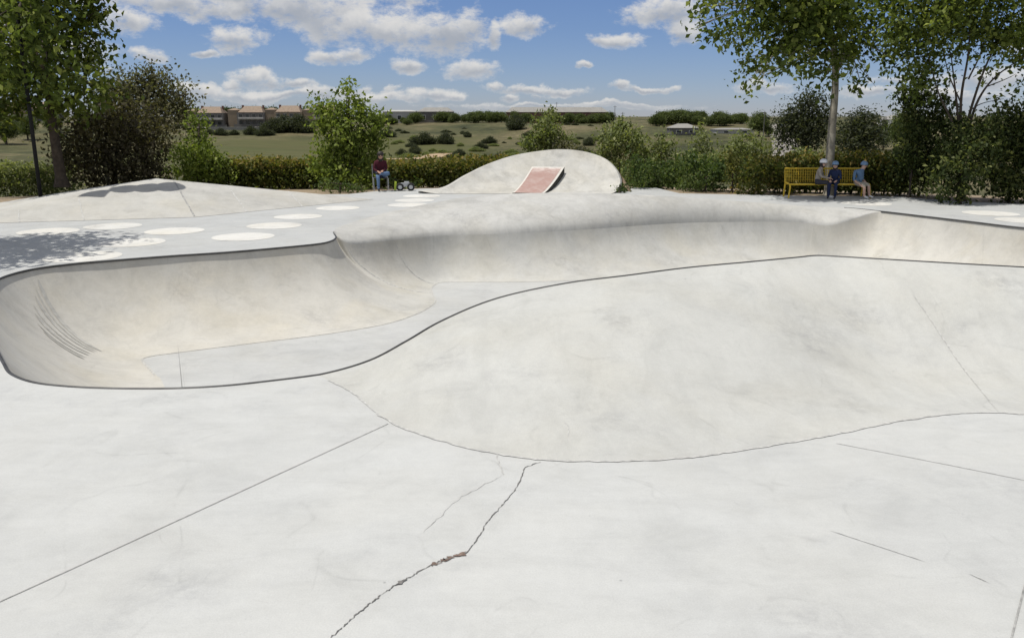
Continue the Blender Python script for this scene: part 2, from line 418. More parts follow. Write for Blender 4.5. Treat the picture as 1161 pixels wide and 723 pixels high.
# ------------------------------------------------------------------ lines, cracks, paint
bvh_h = BVHTree.FromPolygons([Vector(p) for p in hv], hf)
bvh_w = BVHTree.FromPolygons([Vector(p) for p in wv], grid_faces(L, NW + 1, True))
def drop(px, py, tree=None):
    if tree is None: return W(px, py), np.array([0, 0, 1.])
    d = Vector(ray(px, py)).normalized(); h = tree.ray_cast(Vector((0, 0, HC)), d)
    if h[0] is None: return W(px, py), np.array([0, 0, 1.])
    n = np.array(h[1]); n = n if n[2] > 0 else -n
    return np.array(h[0]), n
def ribbon(name, pts, nrm, width, mat, parent, lift=.004, jit=0, taper=True, seed=0):
    rg = np.random.default_rng(seed); k = len(pts); v = []
    for i in range(k):
        t = pts[min(i + 1, k - 1)] - pts[max(i - 1, 0)]; t = t / (np.linalg.norm(t) + 1e-9)
        s = np.cross(nrm[i], t); s /= np.linalg.norm(s) + 1e-9
        w = width * (1 + jit * rg.uniform(-.8, 1.2))
        if taper: w *= min(1, (i + .4) / 3, (k - 1 - i + .4) / 3)
        off = s * (rg.normal() * jit * width * .6)
        p = pts[i] + nrm[i] * lift + off
        v += [p - s * w / 2, p + s * w / 2]
    return mesh(name, v, [(2 * i, 2 * i + 1, 2 * i + 3, 2 * i + 2) for i in range(k - 1)], mat, parent)
def line(name, pxs, width, mat, parent, tree=None, n=60, jit=0, rough=0, seed=0, lift=.004, taper=False):
    q = np.array(pxs, float)
    q = catmull(np.c_[q, np.zeros(len(q))], 12, False)[:, :2] if len(q) > 2 and rough == 0 else q
    q = arclen(q, n)
    if rough:
        rg = np.random.default_rng(seed); d = rg.normal(size=(n, 2)) * rough; d = (d + np.roll(d, 1, 0)) * .7; d[0] = d[-1] = 0; q = q + d
    pn = [drop(a, b, tree) for a, b in q]
    return ribbon(name, [p for p, _ in pn], [m for _, m in pn], width, mat, parent, lift, jit, taper, seed)
line('crack', [(372, 726), (400, 700), (420, 684), (440, 669), (460, 656), (490, 640), (508, 632), (528, 627), (541, 612), (553, 591), (565, 578), (580, 560), (589, 546), (595, 530), (613, 523.5)], (.0046), M['crack'], deck, n=150, jit=.9, rough=.5, seed=3, taper=True)
line('crack', [(563, 514), (567, 528), (571, 538)], .006, M['softjoint'], deck, n=20, jit=.5, rough=.5, seed=4)
line('crack', [(571, 538), (545, 552), (520, 566), (498, 585), (480, 604)], (.0035), M['softjoint'], deck, n=40, jit=.6, rough=.7, seed=5, taper=True)
line('broken_patch', [(488, 641.5), (500, 637), (510, 632.5), (520, 629.5), (531, 626)], .022, M['spall'], deck, n=22, jit=.9, rough=.9, seed=6, lift=.006, taper=True)
line('broken_patch', [(449, 664), (455, 660), (462, 656)], .022, M['crack'], deck, n=8, jit=.5, rough=.4, seed=16, lift=.006, taper=True)
line('control_joint', [(-60, 708.5), (0, 682), (440, 480.5)], .007, M['joint'], deck, n=60)
line('control_joint', [(948, 502.5), (1050, 522), (1220, 556)], .008, M['softjoint'], deck, n=30)
line('control_joint', [(940, 601), (1050, 637)], .006, M['softjoint'], deck, n=30, taper=True)
line('control_joint', [(1098, 650), (1122, 661)], .007, M['softjoint'], deck, n=10, taper=True)
line('control_joint', [(1164, 655), (1146, 726)], .009, M['joint'], deck, n=20)
q = catmull(bpts, 10, False)[3:160]
ribbon('edge_joint', list(q), [np.array([0, 0, 1.])] * len(q), .016, M['softjoint'], deck, .005, .45, False, 8)
line('joint', [(1132, 467), (1110, 440), (1090, 415), (1070, 385), (1050, 355), (1035, 334)], .009, M['softjoint'], hump, bvh_h, n=50, taper=True)

line('crack', [(640, 478), (645, 484), (644, 494)], .006, M['softjoint'], hump, bvh_h, n=12, rough=.3, seed=9)
# bowl joints: floor edge, old pour line, crease
up3 = np.array([0, 0, 1.])
fl = [FLO[i] for i in range(0, (i_ext) * KS)]
ribbon('floor_joint', [wall_pt(i, .01) for i in range(-3 * KS, 13 * KS)], [up3] * (16 * KS), .02, M['softjoint'], bowl, .006, .3, False, 12)
ribbon('floor_joint', [wall_pt(i, .01) for i in range(iX0 + 2 * KS, L - 3 * KS)], [up3] * (L - 3 * KS - iX0 - 2 * KS), .016, M['softjoint'], bowl, .006, .3, False, 13)
cr = list(range(iX0 + 4, L + 6))

for k, ii in enumerate((L - 3.0 * KS, L - 1.2 * KS)):
    i = int(ii); ts = np.linspace(.02, .97, 24); pts = [wall_pt(i, t) for t in ts]
    ribbon('wall_joint', pts, [np.array([.3, -.6, .7])] * 24, .018, M['softjoint'], bowl, .012, .2, True, 15 + k)
# thin curved dark streaks on the left end
for k in range(7):
    ts = np.linspace(.93 - .05 * k, .28 + .015 * k, 24); i0 = 9.0 * KS + (0, 2.2, 4.0, 6.8, 9.0, 12.2, 14.0)[k]; pts = []
    for j, t in enumerate(ts):
        f = i0 + (j / 23) * 7.0; a = int(f); pts.append(wall_pt(a, t) * (1 - (f - a)) + wall_pt(a + 1, t) * (f - a))
    nr = []
    for p in pts:
        h = bvh_w.find_nearest(Vector(p)); n = np.array(h[1]); nr.append(n if n[2] > 0 else -n)
    ribbon('dark_streak', pts, nr, (.07, .03, .055, .04, .075, .03, .05)[k], M['wall_streak'], bowl, .009, .05, True, 30 + k)
# painted dots
for (px, py, dd) in [(149, 275, 1.28), (198, 262, 1.25), (276, 268.5, 1.28), (311, 256, 1.25), (338, 245.7, 1.2), (383, 236, 1.2), (94, 291, 1.3), (128, 256.5, 1.25), (55, 262.5, 1.25), (463, 232.5, 1.2), (470, 227.3, 1.2), (478, 222.4, 1.2), (520, 218.3, 1.2), (1123, 242, 1.35), (1163, 250, 1.35), (982, 230.8, 1.4), (905, 233.0, 1.2)]:
    c = W(px, py); rr = dd / 2; n = 40
    if py == 233.0: continue
    v = [(c[0], c[1], .004)] + [(c[0] + rr * math.cos(2 * math.pi * i / n), c[1] + rr * math.sin(2 * math.pi * i / n), .004) for i in range(n)]
    mesh('painted_dot', v, [(0, i + 1, (i + 1) % n + 1) for i in range(n)], M['dot'], deck)

# ------------------------------------------------------------------ pyramid bank
pyr = thing('concrete_pyramid', W(150, 248), 'low concrete pyramid bank with a blunt peak beside the white painted dots', 'skate ramp')
Ab, Bb, Cb = W(-70, 255), W(221, 246.5), W(424, 226.2)
Db = np.array([-8.5, 27.2, 0]); Eb = W(-4, 230.5)
P1 = P(177, 202.6, 24.3); P2 = P(197, 204.5, 24.0)
P3 = P(90, 215.5, 24.4)
def subdiv_tri(a, b, c, n=10):
    v = []; f = []; idx = {}
    for i in range(n + 1):
        for j in range(n + 1 - i):
            idx[i, j] = len(v); v.append(a + (b - a) * i / n + (c - a) * j / n)
    for i in range(n):
        for j in range(n - i):
            f.append((idx[i, j], idx[i + 1, j], idx[i, j + 1]))
            if i + j < n - 1: f.append((idx[i + 1, j], idx[i + 1, j + 1], idx[i, j + 1]))
    return v, f
mb = MB()
for t in ((Ab, Bb, P2), (Ab, P2, P1), (Ab, P1, P3), (Ab, P3, Eb), (Bb, Cb, P2), (Cb, Db, P2), (Db, P1, P2), (Db, Eb, P1), (Eb, P3, P1)):
    mb.add(list(t), [(0, 1, 2)])
mb.v = [(x, y, z + .006) for x, y, z in mb.v]
mb.build('bank_faces', M['pyr'], pyr)
def seg(name, a, b, w, mat, parent, nrm):
    n = 14; ribbon(name, [a + (b - a) * i / (n - 1) for i in range(n)], [np.array(nrm, float)] * n, w, mat, parent, .012, .2, False, 3)
seg('ridge_joint', P2 * .98 + Bb * .02, P2 * .02 + Bb * .98, .04, M['joint'], pyr, (0, -.3, .95))
for s in (.25, .55):
    seg('face_joint', P2 * (1 - s) + Cb * s, Bb * (1 - s) + Cb * s, .03, M['softjoint'], pyr, (.1, -.3, .95))
for s in (.45, .7):
    seg('face_joint', P2 * (1 - s) + Ab * s, Bb * (1 - s) + Ab * s, .025, M['softjoint'], pyr, (0, -.3, .95))

# ------------------------------------------------------------------ curved bank at the back and its kicker
dome = thing('curved_bank', (1.5, 28.5, 0), 'rounded white concrete bank rising behind the bowl like a breaking wave', 'skate ramp')
oc = [(478, 217, 28.1), (505, 212.5, 28.4), (527, 200, 29.0), (554, 186.5, 29.7), (585, 176, 30.2), (617, 170.8, 30.4), (637, 169.6, 30.4), (662, 172, 30.3), (684, 179.6, 30.0), (697, 191, 29.5), (703, 204, 29.0), (702, 213, 28.6), (695, 220, 28.1)]
oc = catmull([P(*q) for q in oc], 8, False); no = len(oc)
for p in oc: p[2] = max(p[2], .01)
b0, b1 = P(500, 219.7, 28.0), P(692, 219.7, 28.0)
ND = 14; dvv = []
def dome_pt(s, t):
    i = min(int(s * (no - 1)), no - 2); f = s * (no - 1) - i; o = oc[i] * (1 - f) + oc[i + 1] * f
    b = np.array([o[0] * .985 - .02, 28.0 - .05, 0.0]); b[0] = np.clip(b[0], b0[0], b1[0])
    p = b + (o - b) * t; p[2] = .008 + o[2] * (t ** 2.1)
    return p
dvv = [dome_pt(i / (no - 1), j / ND) for i in range(no) for j in range(ND + 1)]
dff = [q[::-1] for q in grid_faces(no, ND + 1)]
mesh('bank_face', dvv, dff, M['bank'], dome, True)
lip = []; 
ol = [o for o in oc if o[2] > .04]
for i, o in enumerate(ol):
    o = o + np.array([0, 0, .008])
    out = np.array([(o[0] - 1.2) * .03, .16, 0]); lip += [o, o + out + np.array([0, 0, -.01]), o + out + np.array([0, 0, -.3])]
mesh('bank_lip', lip, [q[::-1] for q in grid_faces(len(ol), 3)], M['bank'], dome)
# earth heaped behind the bank
be = []
od = [o for o in oc if o[2] > .22]
for i, o in enumerate(od):
    c = np.array([1.2, 29.0]); d = o[:2] - c; d = d / (np.linalg.norm(d) + 1e-6)
    for j, (rr, zz) in enumerate(((.12, .95), (.2, .8), (.32, .45), (.42, .1), (.5, -.25))):
        be.append(np.array([o[0] + d[0] * rr, o[1] + abs(d[1]) * rr + .12, o[2] * zz - .06 + .05 * math.sin(i * 1.7 + j)]))
tag(mesh('dirt_bank', be, [q[::-1] for q in grid_faces(len(od), 5)], M['dirt'], None, True), kind='structure')
# kicker
m, nt, b = newmat('pink_paint'); v = mapped(nt)
c = mixf(nt, ramp(nt, noise(nt, v, 4, 7, .7), [(.42, 0), (.7, .8)]), (.34, .215, .185), (.41, .32, .29))
sx = N(nt, 'ShaderNodeSeparateXYZ'); nt.links.new(v, sx.inputs[0])
zm = N(nt, 'ShaderNodeMapRange'); zm.inputs[1].default_value = .58; zm.inputs[2].default_value = .80; nt.links.new(sx.outputs[2], zm.inputs[0])
vs = mapped(nt, (2, 1, 14)); wn = ramp(nt, noise(nt, vs, 2.5, 4), [(.45, 0), (.6, 1)])
mm = N(nt, 'ShaderNodeMath', operation='MULTIPLY'); nt.links.new(zm.outputs[0], mm.inputs[0]); nt.links.new(wn, mm.inputs[1])
c = mixf(nt, mm.outputs[0], c, (.62, .55, .51)); nt.links.new(c, b.inputs['Base Color']); b.inputs['Roughness'].default_value = .7
M['pink'] = m
kick = thing('kicker_ramp', W(600, 218.5), 'small kicker ramp with a faded pink panel standing on the curved bank', 'kicker ramp')
BL, BR, TL, TR = P(581, 219.2, 28.0), P(616, 220, 27.95), P(603, 189.7, 29.55), P(640, 190, 29.55)
def kick_pt(u, t, lift=0):
    a = BL + (BR - BL) * u; c = TL + (TR - TL) * u; p = a + (c - a) * t
    p[2] = a[2] + (c[2] - a[2]) * t ** 1.35 + lift
    # the base creeps outwards slightly like the photographed curve
    return p
NK = 14
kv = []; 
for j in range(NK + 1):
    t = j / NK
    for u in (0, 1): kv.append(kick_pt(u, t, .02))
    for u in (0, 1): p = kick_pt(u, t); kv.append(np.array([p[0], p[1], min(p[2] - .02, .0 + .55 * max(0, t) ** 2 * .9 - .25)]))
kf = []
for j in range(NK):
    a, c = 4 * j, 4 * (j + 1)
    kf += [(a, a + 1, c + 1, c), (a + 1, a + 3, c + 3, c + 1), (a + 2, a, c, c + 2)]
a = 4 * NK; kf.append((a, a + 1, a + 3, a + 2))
M['kside'] = plain('ramp_side_shade', (.055, .055, .05), .9, 0, .3, 6, .1)  # near-black colour paints the shade onto the ramp's sides
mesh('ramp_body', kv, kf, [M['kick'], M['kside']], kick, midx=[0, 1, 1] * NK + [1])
pv = [kick_pt(u, .01 + .95 * j / NK, .026) for j in range(NK + 1) for u in (.055, .925)]
mesh('painted_panel', pv, [(2 * j, 2 * j + 1, 2 * j + 3, 2 * j + 2) for j in range(NK)], M['pink'], kick)

# ------------------------------------------------------------------ terrain
OUT2 = np.array([(p[0], p[1]) for p in outer])
def dist_in(x, y):
    a = OUT2; b = np.roll(OUT2, -1, 0); ab = b - a; p = np.array([x, y])
    t = np.clip(((p - a) * ab).sum(1) / (ab ** 2).sum(1), 0, 1); d = np.linalg.norm(p - (a + ab * t[:, None]), axis=1).min()
    return d if inside((x, y), OUT2) else -d
TZ = [(0, -.05), (31, -.05), (36, -.35), (50, -1.6), (80, -4), (130, -6.5), (200, -8.2), (255, -8.3), (300, -6.6), (350, -3.6), (390, -1.2), (430, .2), (500, .9), (700, 1.6), (1200, 2.6), (2500, 5), (6000, 18), (9000, 30)]
def tz(x, y):
    r = math.hypot(x, y); z = float(np.interp(r, [a for a, _ in TZ], [b for _, b in TZ]))
    if r > 60: z += min(1, (r - 60) / 200) * (.9 * math.sin(x * .021 + 1) * math.cos(y * .017) + .5 * math.sin(x * .06 + y * .05))
    if y < 0: z = -.05 if r < 60 else -.05 - min(3, (r - 60) * .01)
    return z
radii = [.5] + list(np.arange(2, 18, 1.0)) + list(np.arange(18, 37, .45)); r = 37
while r < 9000: radii.append(r); r *= 1.045
NA = 560; tv = []; fa = []
for rr in radii:
    for k in range(NA):
        w = 2 * math.pi * k / NA; x, y = rr * math.sin(w), rr * math.cos(w)
        z = tz(x, y)
        if rr < 45:
            di = dist_in(x, y)
            if di > .9: z = -.06 - min(3.0, (di - .9) * 1.6)
            else: z -= .01 if di < 0 else .05
        tv.append((x, y, z))
        # crop field on the valley floor to the left
        g = 0
        if y > 0:
            q = (x + 60) / 55; f = 1 - abs(q) if abs(q) < 1 else 0
            g = max(0, min(1, f * 4)) * max(0, min(1, (y - 205) / 8)) * max(0, min(1, (338 + x * .12 - y) / 6))
        fa.append(g)
tf = []
for i in range(len(radii) - 1):
    for k in range(NA):
        k2 = (k + 1) % NA; tf.append((i * NA + k, i * NA + k2, (i + 1) * NA + k2, (i + 1) * NA + k))
tf.append(tuple(range(NA))[::-1])
m, nt, b = newmat('terrain_grass'); v = mapped(nt)
a = N(nt, 'ShaderNodeAttribute', attribute_name='field')
c = ramp(nt, noise(nt, v, .022, 7, .62, .5), [(.32, (.040, .046, .024)), (.45, (.078, .080, .038)), (.58, (.125, .112, .060)), (.72, (.22, .175, .11))])
c = mul(nt, c, ramp(nt, noise(nt, v, .35, 6, .7), [(.3, .5), (.7, 1.3)]))
fc = mul(nt, mixf(nt, noise(nt, v, .03, 3), (.062, .076, .027), (.105, .095, .045)), ramp(nt, noise(nt, mapped(nt, (.15, 1, 1)), .5, 3), [(.35, .85), (.65, 1.1)]))
c = mixf(nt, a.outputs['Fac'], c, fc)
gd = N(nt, 'ShaderNodeVectorMath', operation='LENGTH'); nt.links.new(v, gd.inputs[0])
nr = N(nt, 'ShaderNodeMapRange'); nr.inputs[1].default_value = 36; nr.inputs[2].default_value = 48; nr.inputs[3].default_value = 1; nr.inputs[4].default_value = 0; nt.links.new(gd.outputs['Value'], nr.inputs[0])
dc = mul(nt, mixf(nt, noise(nt, v, .5, 5), (.19, .145, .10), (.34, .28, .20)), ramp(nt, noise(nt, v, 9, 6, .7), [(.3, .75), (.7, 1.15)]))
c = mixf(nt, nr.outputs[0], c, dc)
nt.links.new(c, b.inputs['Base Color']); b.inputs['Roughness'].default_value = .95; b.inputs['Specular IOR Level'].default_value = .1
ter = mesh('terrain', tv, tf, m, None, True); tag(ter, kind='structure')
at = ter.data.attributes.new('field', 'FLOAT', 'POINT'); at.data.foreach_set('value', np.array(fa, np.float32))

def strip(name, pts, width, mat, lift):
    v = []; k = len(pts)
    for i in range(k):
        t = pts[min(i + 1, k - 1)] - pts[max(i - 1, 0)]; s = np.array([-t[1], t[0]]) / (np.hypot(*t) + 1e-9)
        for e in (-1, 0, 1):
            p = pts[i] + s * e * width / 2; v.append((p[0], p[1], max(tz(*p), tz(*pts[i])) + lift))
    return tag(mesh(name, v, [(3 * i + j, 3 * i + j + 1, 3 * i + j + 4, 3 * i + j + 3) for i in range(k - 1) for j in (0, 1)], mat), kind='structure')
M['gravel'] = plain('gravel_road', (.22, .205, .185), .95, 0, .2, .6, .1)
M['tan'] = plain('tan_track', (.33, .25, .165), .95, 0, .2, .2, .1)
def pts_y(l, n=40):
    q = catmull([np.array([P(px, 150, y)[0], y, 0]) for px, y in l], 10, False)[:, :2]; return arclen(q, n)
strip('gravel_road', pts_y([(889, 150), (892, 200), (894, 250), (889, 300), (883, 350), (882, 400), (884, 440)], 70), 8.0, M['gravel'], .35)
strip('dirt_track', pts_y([(430, 232), (455, 238), (480, 250), (505, 268)], 40), 7.0, M['tan'], .4)
strip('street', np.array([[x, 388.0] for x in np.linspace(-260, -70, 40)]), 8, M['gravel'], .45)

# ------------------------------------------------------------------ foliage
def leaf_quads(c, size, rng, flat=.35, asp=.62, fold=.25):
    n = len(c); size = np.asarray(size) * rng.uniform(.45, 1.4, n)
    d = rng.normal(size=(n, 3)); d[:, 2] -= .25; d /= np.linalg.norm(d, axis=1)[:, None]
    u = rng.normal(size=(n, 3)); u[:, 2] = np.abs(u[:, 2]) + flat
    s = np.cross(d, u); s /= np.linalg.norm(s, axis=1)[:, None] + 1e-9
    nn = np.cross(s, d)
    q = np.empty((n, 4, 3)); h = size[:, None]
    q[:, 0] = c - d * h * .5; q[:, 2] = c + d * h * .5 - nn * h * .12
    q[:, 1] = c + s * h * asp * .5 + nn * h * fold * .4 + d * h * .05; q[:, 3] = c - s * h * asp * .5 + nn * h * fold * .4 + d * h * .05
    return q.reshape(-1, 3)
def tufts(clumps, density, rng, tuft=.3, per=14, shell=2.2, flat=1.0):
    """leaf centres: tufts scattered in ellipsoids (centre, radii), leaves round each tuft"""
    C, V = [], []
    for c, r in clumps:
        r = np.asarray(r, float); vol = 4.19 * r.prod(); n = max(3, int(density * vol ** .8))
        d = rng.normal(size=(n, 3)); d /= np.linalg.norm(d, axis=1)[:, None]
        k = rng.uniform(.02, 1, n) ** (1 / shell); p = c + d * r * k[:, None] * rng.uniform(.85, 1.12, n)[:, None]
        tv_ = rng.normal(.42, .2, n)
        m = rng.poisson(per, n); idx = np.repeat(np.arange(n), m)
        g = rng.normal(size=(len(idx), 3)) * tuft * rng.uniform(.6, 1.2, n)[idx][:, None]; g[:, 2] *= flat
        C.append(p[idx] + g); V.append(np.clip(tv_[idx] + rng.normal(0, .13, len(idx)), 0, 1))
    return np.concatenate(C), np.concatenate(V)
def limb_curve(a, b, sag, rng, n=7):
    m = (a + b) / 2 + np.array([rng.normal() * .12, rng.normal() * .12, sag]) * np.linalg.norm(b - a) * .5
    t = np.linspace(0, 1, n)[:, None]
    return (1 - t) ** 2 * a + 2 * t * (1 - t) * m + t ** 2 * b
def tree(name, label, cat, base, trunk, clumps, leafm, barkm, lsize, density, tuft=.3, per=14, r0=.14, group=None, seed=1, shell=2.2, limbs=True, flat=1.0, forks=None, crown='crown', trunkname='trunk', lflat=.35):
    rng = np.random.default_rng(seed)
    root = thing(name, base, label, cat, group)
    mb = MB(); tp = catmull([np.array(p, float) for p in trunk], 6, False); k = len(tp)
    mb.tube(tp, list(np.linspace(r0 * 1.12, r0 * .5, k)), 10)
    mb.tube([tp[0] - np.array([0, 0, .15]), tp[0] + np.array([0, 0, .05]), tp[min(2, k - 1)]], [r0 * 1.7, r0 * 1.35, r0 * .9], 10, caps=False)
    for fk in (forks or []):
        q = catmull([np.array(p, float) for p in fk[0]], 6, False); mb.tube(q, list(np.linspace(fk[1], fk[1] * .3, len(q))), 7)
    if limbs:
        for c, r in clumps:
            i0 = int(k * rng.uniform(.55, .98)); a = tp[min(i0, k - 1)]
            q = limb_curve(a, c, .25, rng); mb.tube(q, list(np.linspace(r0 * .34, r0 * .08, len(q))), 6)
            for _ in range(5):
                e = c + rng.normal(size=3) * np.asarray(r) * .5; s = q[rng.integers(3, 6)]
                w = limb_curve(s, e, .1, rng, 5); mb.tube(w, list(np.linspace(r0 * .1, r0 * .03, 5)), 4, caps=False)
    mb.build(trunkname, barkm, root, True)
    C, V = tufts(clumps, density, rng, tuft, per, shell, flat)
    quadmesh(crown, leaf_quads(C, lsize, rng, lflat), len(C), leafm, root, V)
    return root
def cl(lst, y, dr=.8, jit=0, seed=0):
    rg = np.random.default_rng(seed); out = []
    for q in lst:
        px, py, r = q[:3]; r2 = q[3] if len(q) > 3 else r; yy = y + (rg.normal() * jit)
        c = P(px, py, yy); s = y / F * 1.02; out.append((c, np.array([r * s, max(r, r2) * s * dr, r2 * s])))
    return out
M['bark'] = plain('plane_bark', (.27, .25, .205), .9, 0, .6, 4, .1)
M['dbark'] = plain('dark_bark', (.075, .062, .05), .95, 0, .35, 7, .1)
M['plane'] = leafmat('plane_leaves', (0.038, 0.056, 0.013), (0.118, 0.155, 0.035), (0.300, 0.333, 0.084))
M['young'] = leafmat('young_leaves', (0.067, 0.095, 0.019), (0.176, 0.226, 0.050), (0.321, 0.360, 0.095))
M['olive'] = leafmat('olive_leaves', (0.053, 0.054, 0.034), (0.130, 0.128, 0.077), (0.210, 0.197, 0.123))
M['purple'] = leafmat('purple_leaves', (0.035, 0.031, 0.021), (0.092, 0.081, 0.050), (0.168, 0.161, 0.087))
M['hedge'] = leafmat('hedge_leaves', (0.038, 0.055, 0.015), (0.111, 0.128, 0.032), (0.277, 0.206, 0.065))
M['juniper'] = leafmat('juniper_leaves', (0.031, 0.053, 0.018), (0.079, 0.116, 0.036), (0.180, 0.217, 0.076))
M['shrub'] = leafmat('shrub_leaves', (0.075, 0.096, 0.037), (0.193, 0.224, 0.092), (0.345, 0.354, 0.171))
M['yellow'] = leafmat('yellow_leaves', (.07, .08, .02), (.14, .14, .035), (.22, .19, .06), .25)
M['dark'] = leafmat('dark_leaves', (0.026, 0.039, 0.014), (0.069, 0.091, 0.031), (0.255, 0.264, 0.092))
M['far'] = leafmat('far_leaves', (0.044, 0.061, 0.026), (0.103, 0.131, 0.050), (0.182, 0.200, 0.083))
M['fardark'] = leafmat('far_dark_leaves', (0.029, 0.037, 0.024), (0.058, 0.067, 0.040), (0.108, 0.114, 0.064))

# left plane tree
y = 30.0
tree('plane_tree', 'big leafy plane tree behind the dark lamp post at the left edge', 'tree', P(70, 207, y), [P(70, 207, y), P(64, 170, y), P(57, 120, y), P(50, 50, y), P(40, -30, y)],
     cl([(-62, 30, 58), (-25, 95, 42, 30), (25, 30, 50), (78, 12, 42), (92, 58, 32), (50, 88, 42, 34), (102, 96, 26, 22), (8, -50, 66), (82, -50, 48), (-60, -60, 62), (20, 118, 40, 16), (72, 122, 34, 16), (-10, 128, 30, 10), (112, 12, 14, 10), (118, 40, 8, 8)], y, .8, .6, 3) + cl([(20, 40, 44, 36), (38, 92, 34, 20), (28, -10, 50, 34), (-20, 70, 40, 26), (34, 60, 30, 30)], 24.2, .5, .2, 31),
     M['plane'], M['dbark'], .21, 15, .30, 15, .17, seed=21)
# tree off to the left whose dappled shade lies on the deck
tree('plane_tree', 'plane tree just outside the left edge shading the painted dots', 'tree', (-12.0, 15.6, 0), [(-12.0, 15.6, 0), (-11.9, 15.6, 2.4), (-11.8, 15.5, 4.5), (-11.7, 15.5, 6.6)],
     [(np.array(c), np.array(r)) for c, r in [((-11.0, 14.9, 5.2), (1.5, 1.3, .8)), ((-11.3, 16.5, 5.4), (1.5, 1.3, .9)), ((-12.3, 15.5, 6.5), (1.7, 1.8, 1.1)), ((-13.0, 14.2, 5.6), (1.3, 1.2, .9)), ((-10.6, 13.5, 4.7), (.9, .7, .5)), ((-10.0, 16.2, 4.6), (.8, .8, .4))]],
     M['plane'], M['bark'], .19, 17, .28, 12, .13, seed=22)
# grey-green tree and dark purple bush left
y = 42.0
tree('feathery_tree', 'grey olive feathery tree rising behind the purple bush', 'tree', P(165, 196, y), [P(165, 196, y), P(164, 150, y), P(168, 110, y), P(172, 85, y)],
     cl([(150, 98, 24, 20), (178, 92, 24, 17), (196, 112, 18, 16), (140, 120, 26, 20), (170, 125, 34, 24), (205, 130, 14, 20), (120, 105, 20, 18), (215, 112, 6, 8)], y, .8, .5, 4), M['olive'], M['dbark'], .17, 30, .33, 14, .16, seed=23)
y = 32.5
tree('purple_bush', 'large dark purple bush behind the concrete pyramid', 'bush', P(130, 208, y), [P(130, 210, y), P(131, 185, y), P(133, 160, y)],
     cl([(140, 165, 44, 40), (100, 180, 34, 30), (172, 178, 26, 32), (120, 140, 34, 24), (160, 138, 30, 24), (85, 165, 22, 34), (140, 200, 50, 14)], y, .7, .4, 5), M['purple'], M['dbark'], .15, 30, .28, 15, .10, seed=24, crown='foliage', trunkname='stem')
# young bright trees
y = 32.0
tree('young_tree', 'small bright green conical tree right of the purple bush', 'tree', P(224, 208, y), [P(224, 208, y), P(224, 180, y), P(226, 140, y)],
     cl([(224, 140, 9, 14), (224, 160, 17, 14), (222, 178, 26, 14), (224, 195, 30, 13), (208, 172, 10, 8), (244, 185, 12, 12), (246, 200, 16, 9)], y, .9, .2, 6), M['young'], M['dbark'], .14, 50, .17, 14, .05, seed=25)
y = 31.0
tree('young_tree', 'tall bright green bushy tree left of the seated person', 'tree', P(398, 216, y), [P(398, 216, y), P(397, 180, y), P(394, 140, y), P(396, 110, y)],
     cl([(395, 105, 9, 14), (393, 125, 20, 14), (366, 125, 12, 18), (372, 142, 20, 14), (415, 128, 17, 16), (430, 140, 10, 16), (400, 152, 34, 18), (395, 175, 38, 20), (400, 198, 36, 14), (372, 190, 18, 22), (425, 165, 14, 18), (352, 118, 4, 4), (420, 188, 14, 12)], y, .8, .3, 7), M['young'], M['dbark'], .15, 42, .18, 14, .07, seed=26)

# hedges -----------------------------------------------------------
def hedge(label, line_px, ydist, ztop, thick, leafm, lsize, dens, seed, name='hedge', cat='hedge', group='clipped hedges round the skatepark', topvar=.42):
    rng = np.random.default_rng(seed); pts = np.array([[P(px, 190, yy)[0], yy] for px, yy in zip(line_px, ydist)])
    c = arclen(pts, 60); ln = np.hypot(*np.diff(pts, axis=0).T).sum()
    z0 = min(tz(*p) for p in c); n = int(dens * ln)
    root = thing(name, (c[30, 0], c[30, 1], z0), label, cat, group)
    t = rng.uniform(0, 59, n); i = t.astype(int); f = (t - i)[:, None]; p = c[i] * (1 - f) + c[np.minimum(i + 1, 59)] * f
    wob = .5 + .5 * np.sin(t * 1.3 + seed) * np.sin(t * .47 + 2)
    top = np.interp(t, np.linspace(0, 59, len(ztop)), ztop) + (wob - .5) * topvar
    k = rng.uniform(0, 1, n) ** .6; off = rng.uniform(-1, 1, (n, 2)) * thick / 2
    C = np.c_[p + off, z0 + (top - z0) * k]
    # leaf tufts on the tops
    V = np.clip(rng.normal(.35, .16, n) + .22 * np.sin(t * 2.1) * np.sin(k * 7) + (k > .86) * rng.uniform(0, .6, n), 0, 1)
    C += rng.normal(size=C.shape) * .07
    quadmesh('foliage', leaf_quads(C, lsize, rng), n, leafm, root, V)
    mb = MB()
    for j in range(4, 58, 6): mb.tube([(c[j, 0], c[j, 1], z0 - .1), (c[j, 0] + .1, c[j, 1], z0 + .5), (c[j, 0], c[j, 1] + .05, z0 + .8)], [.03, .025, .01], 5)
    mb.tube([(c[j, 0], c[j, 1], z0 + .12) for j in range(4, 56)], .02, 5)
    mb.build('stem', M['dbark'], root)
    return root
hedge('yellow tipped hedge strip at the left edge behind the sandy path', [-150, 20, 80], [34, 34, 34], [.55, .7, .6], 1.2, M['yellow'] if 0 else M['shrub'], .14, 1500, 41)
hedge('dark green hedge between the two bright young trees', [232, 300, 372], [33.2, 33, 32.6], [.75, .85, .8], 1.3, M['hedge'], .15, 1900, 42)
hedge('long hedge with reddish tips behind the seated person', [405, 470, 560, 620], [33.5, 33.2, 33, 33], [.62, .8, .92, .9], 1.6, M['hedge'], .14, 1900, 43)
hedge('hedge with russet new leaves right behind the yellow bench', [868, 930, 990, 1045], [29.6, 29.2, 28.6, 28], [1.05, 1.15, 1.2, 1.2], 1.3, M['hedge'], .13, 2400, 44)

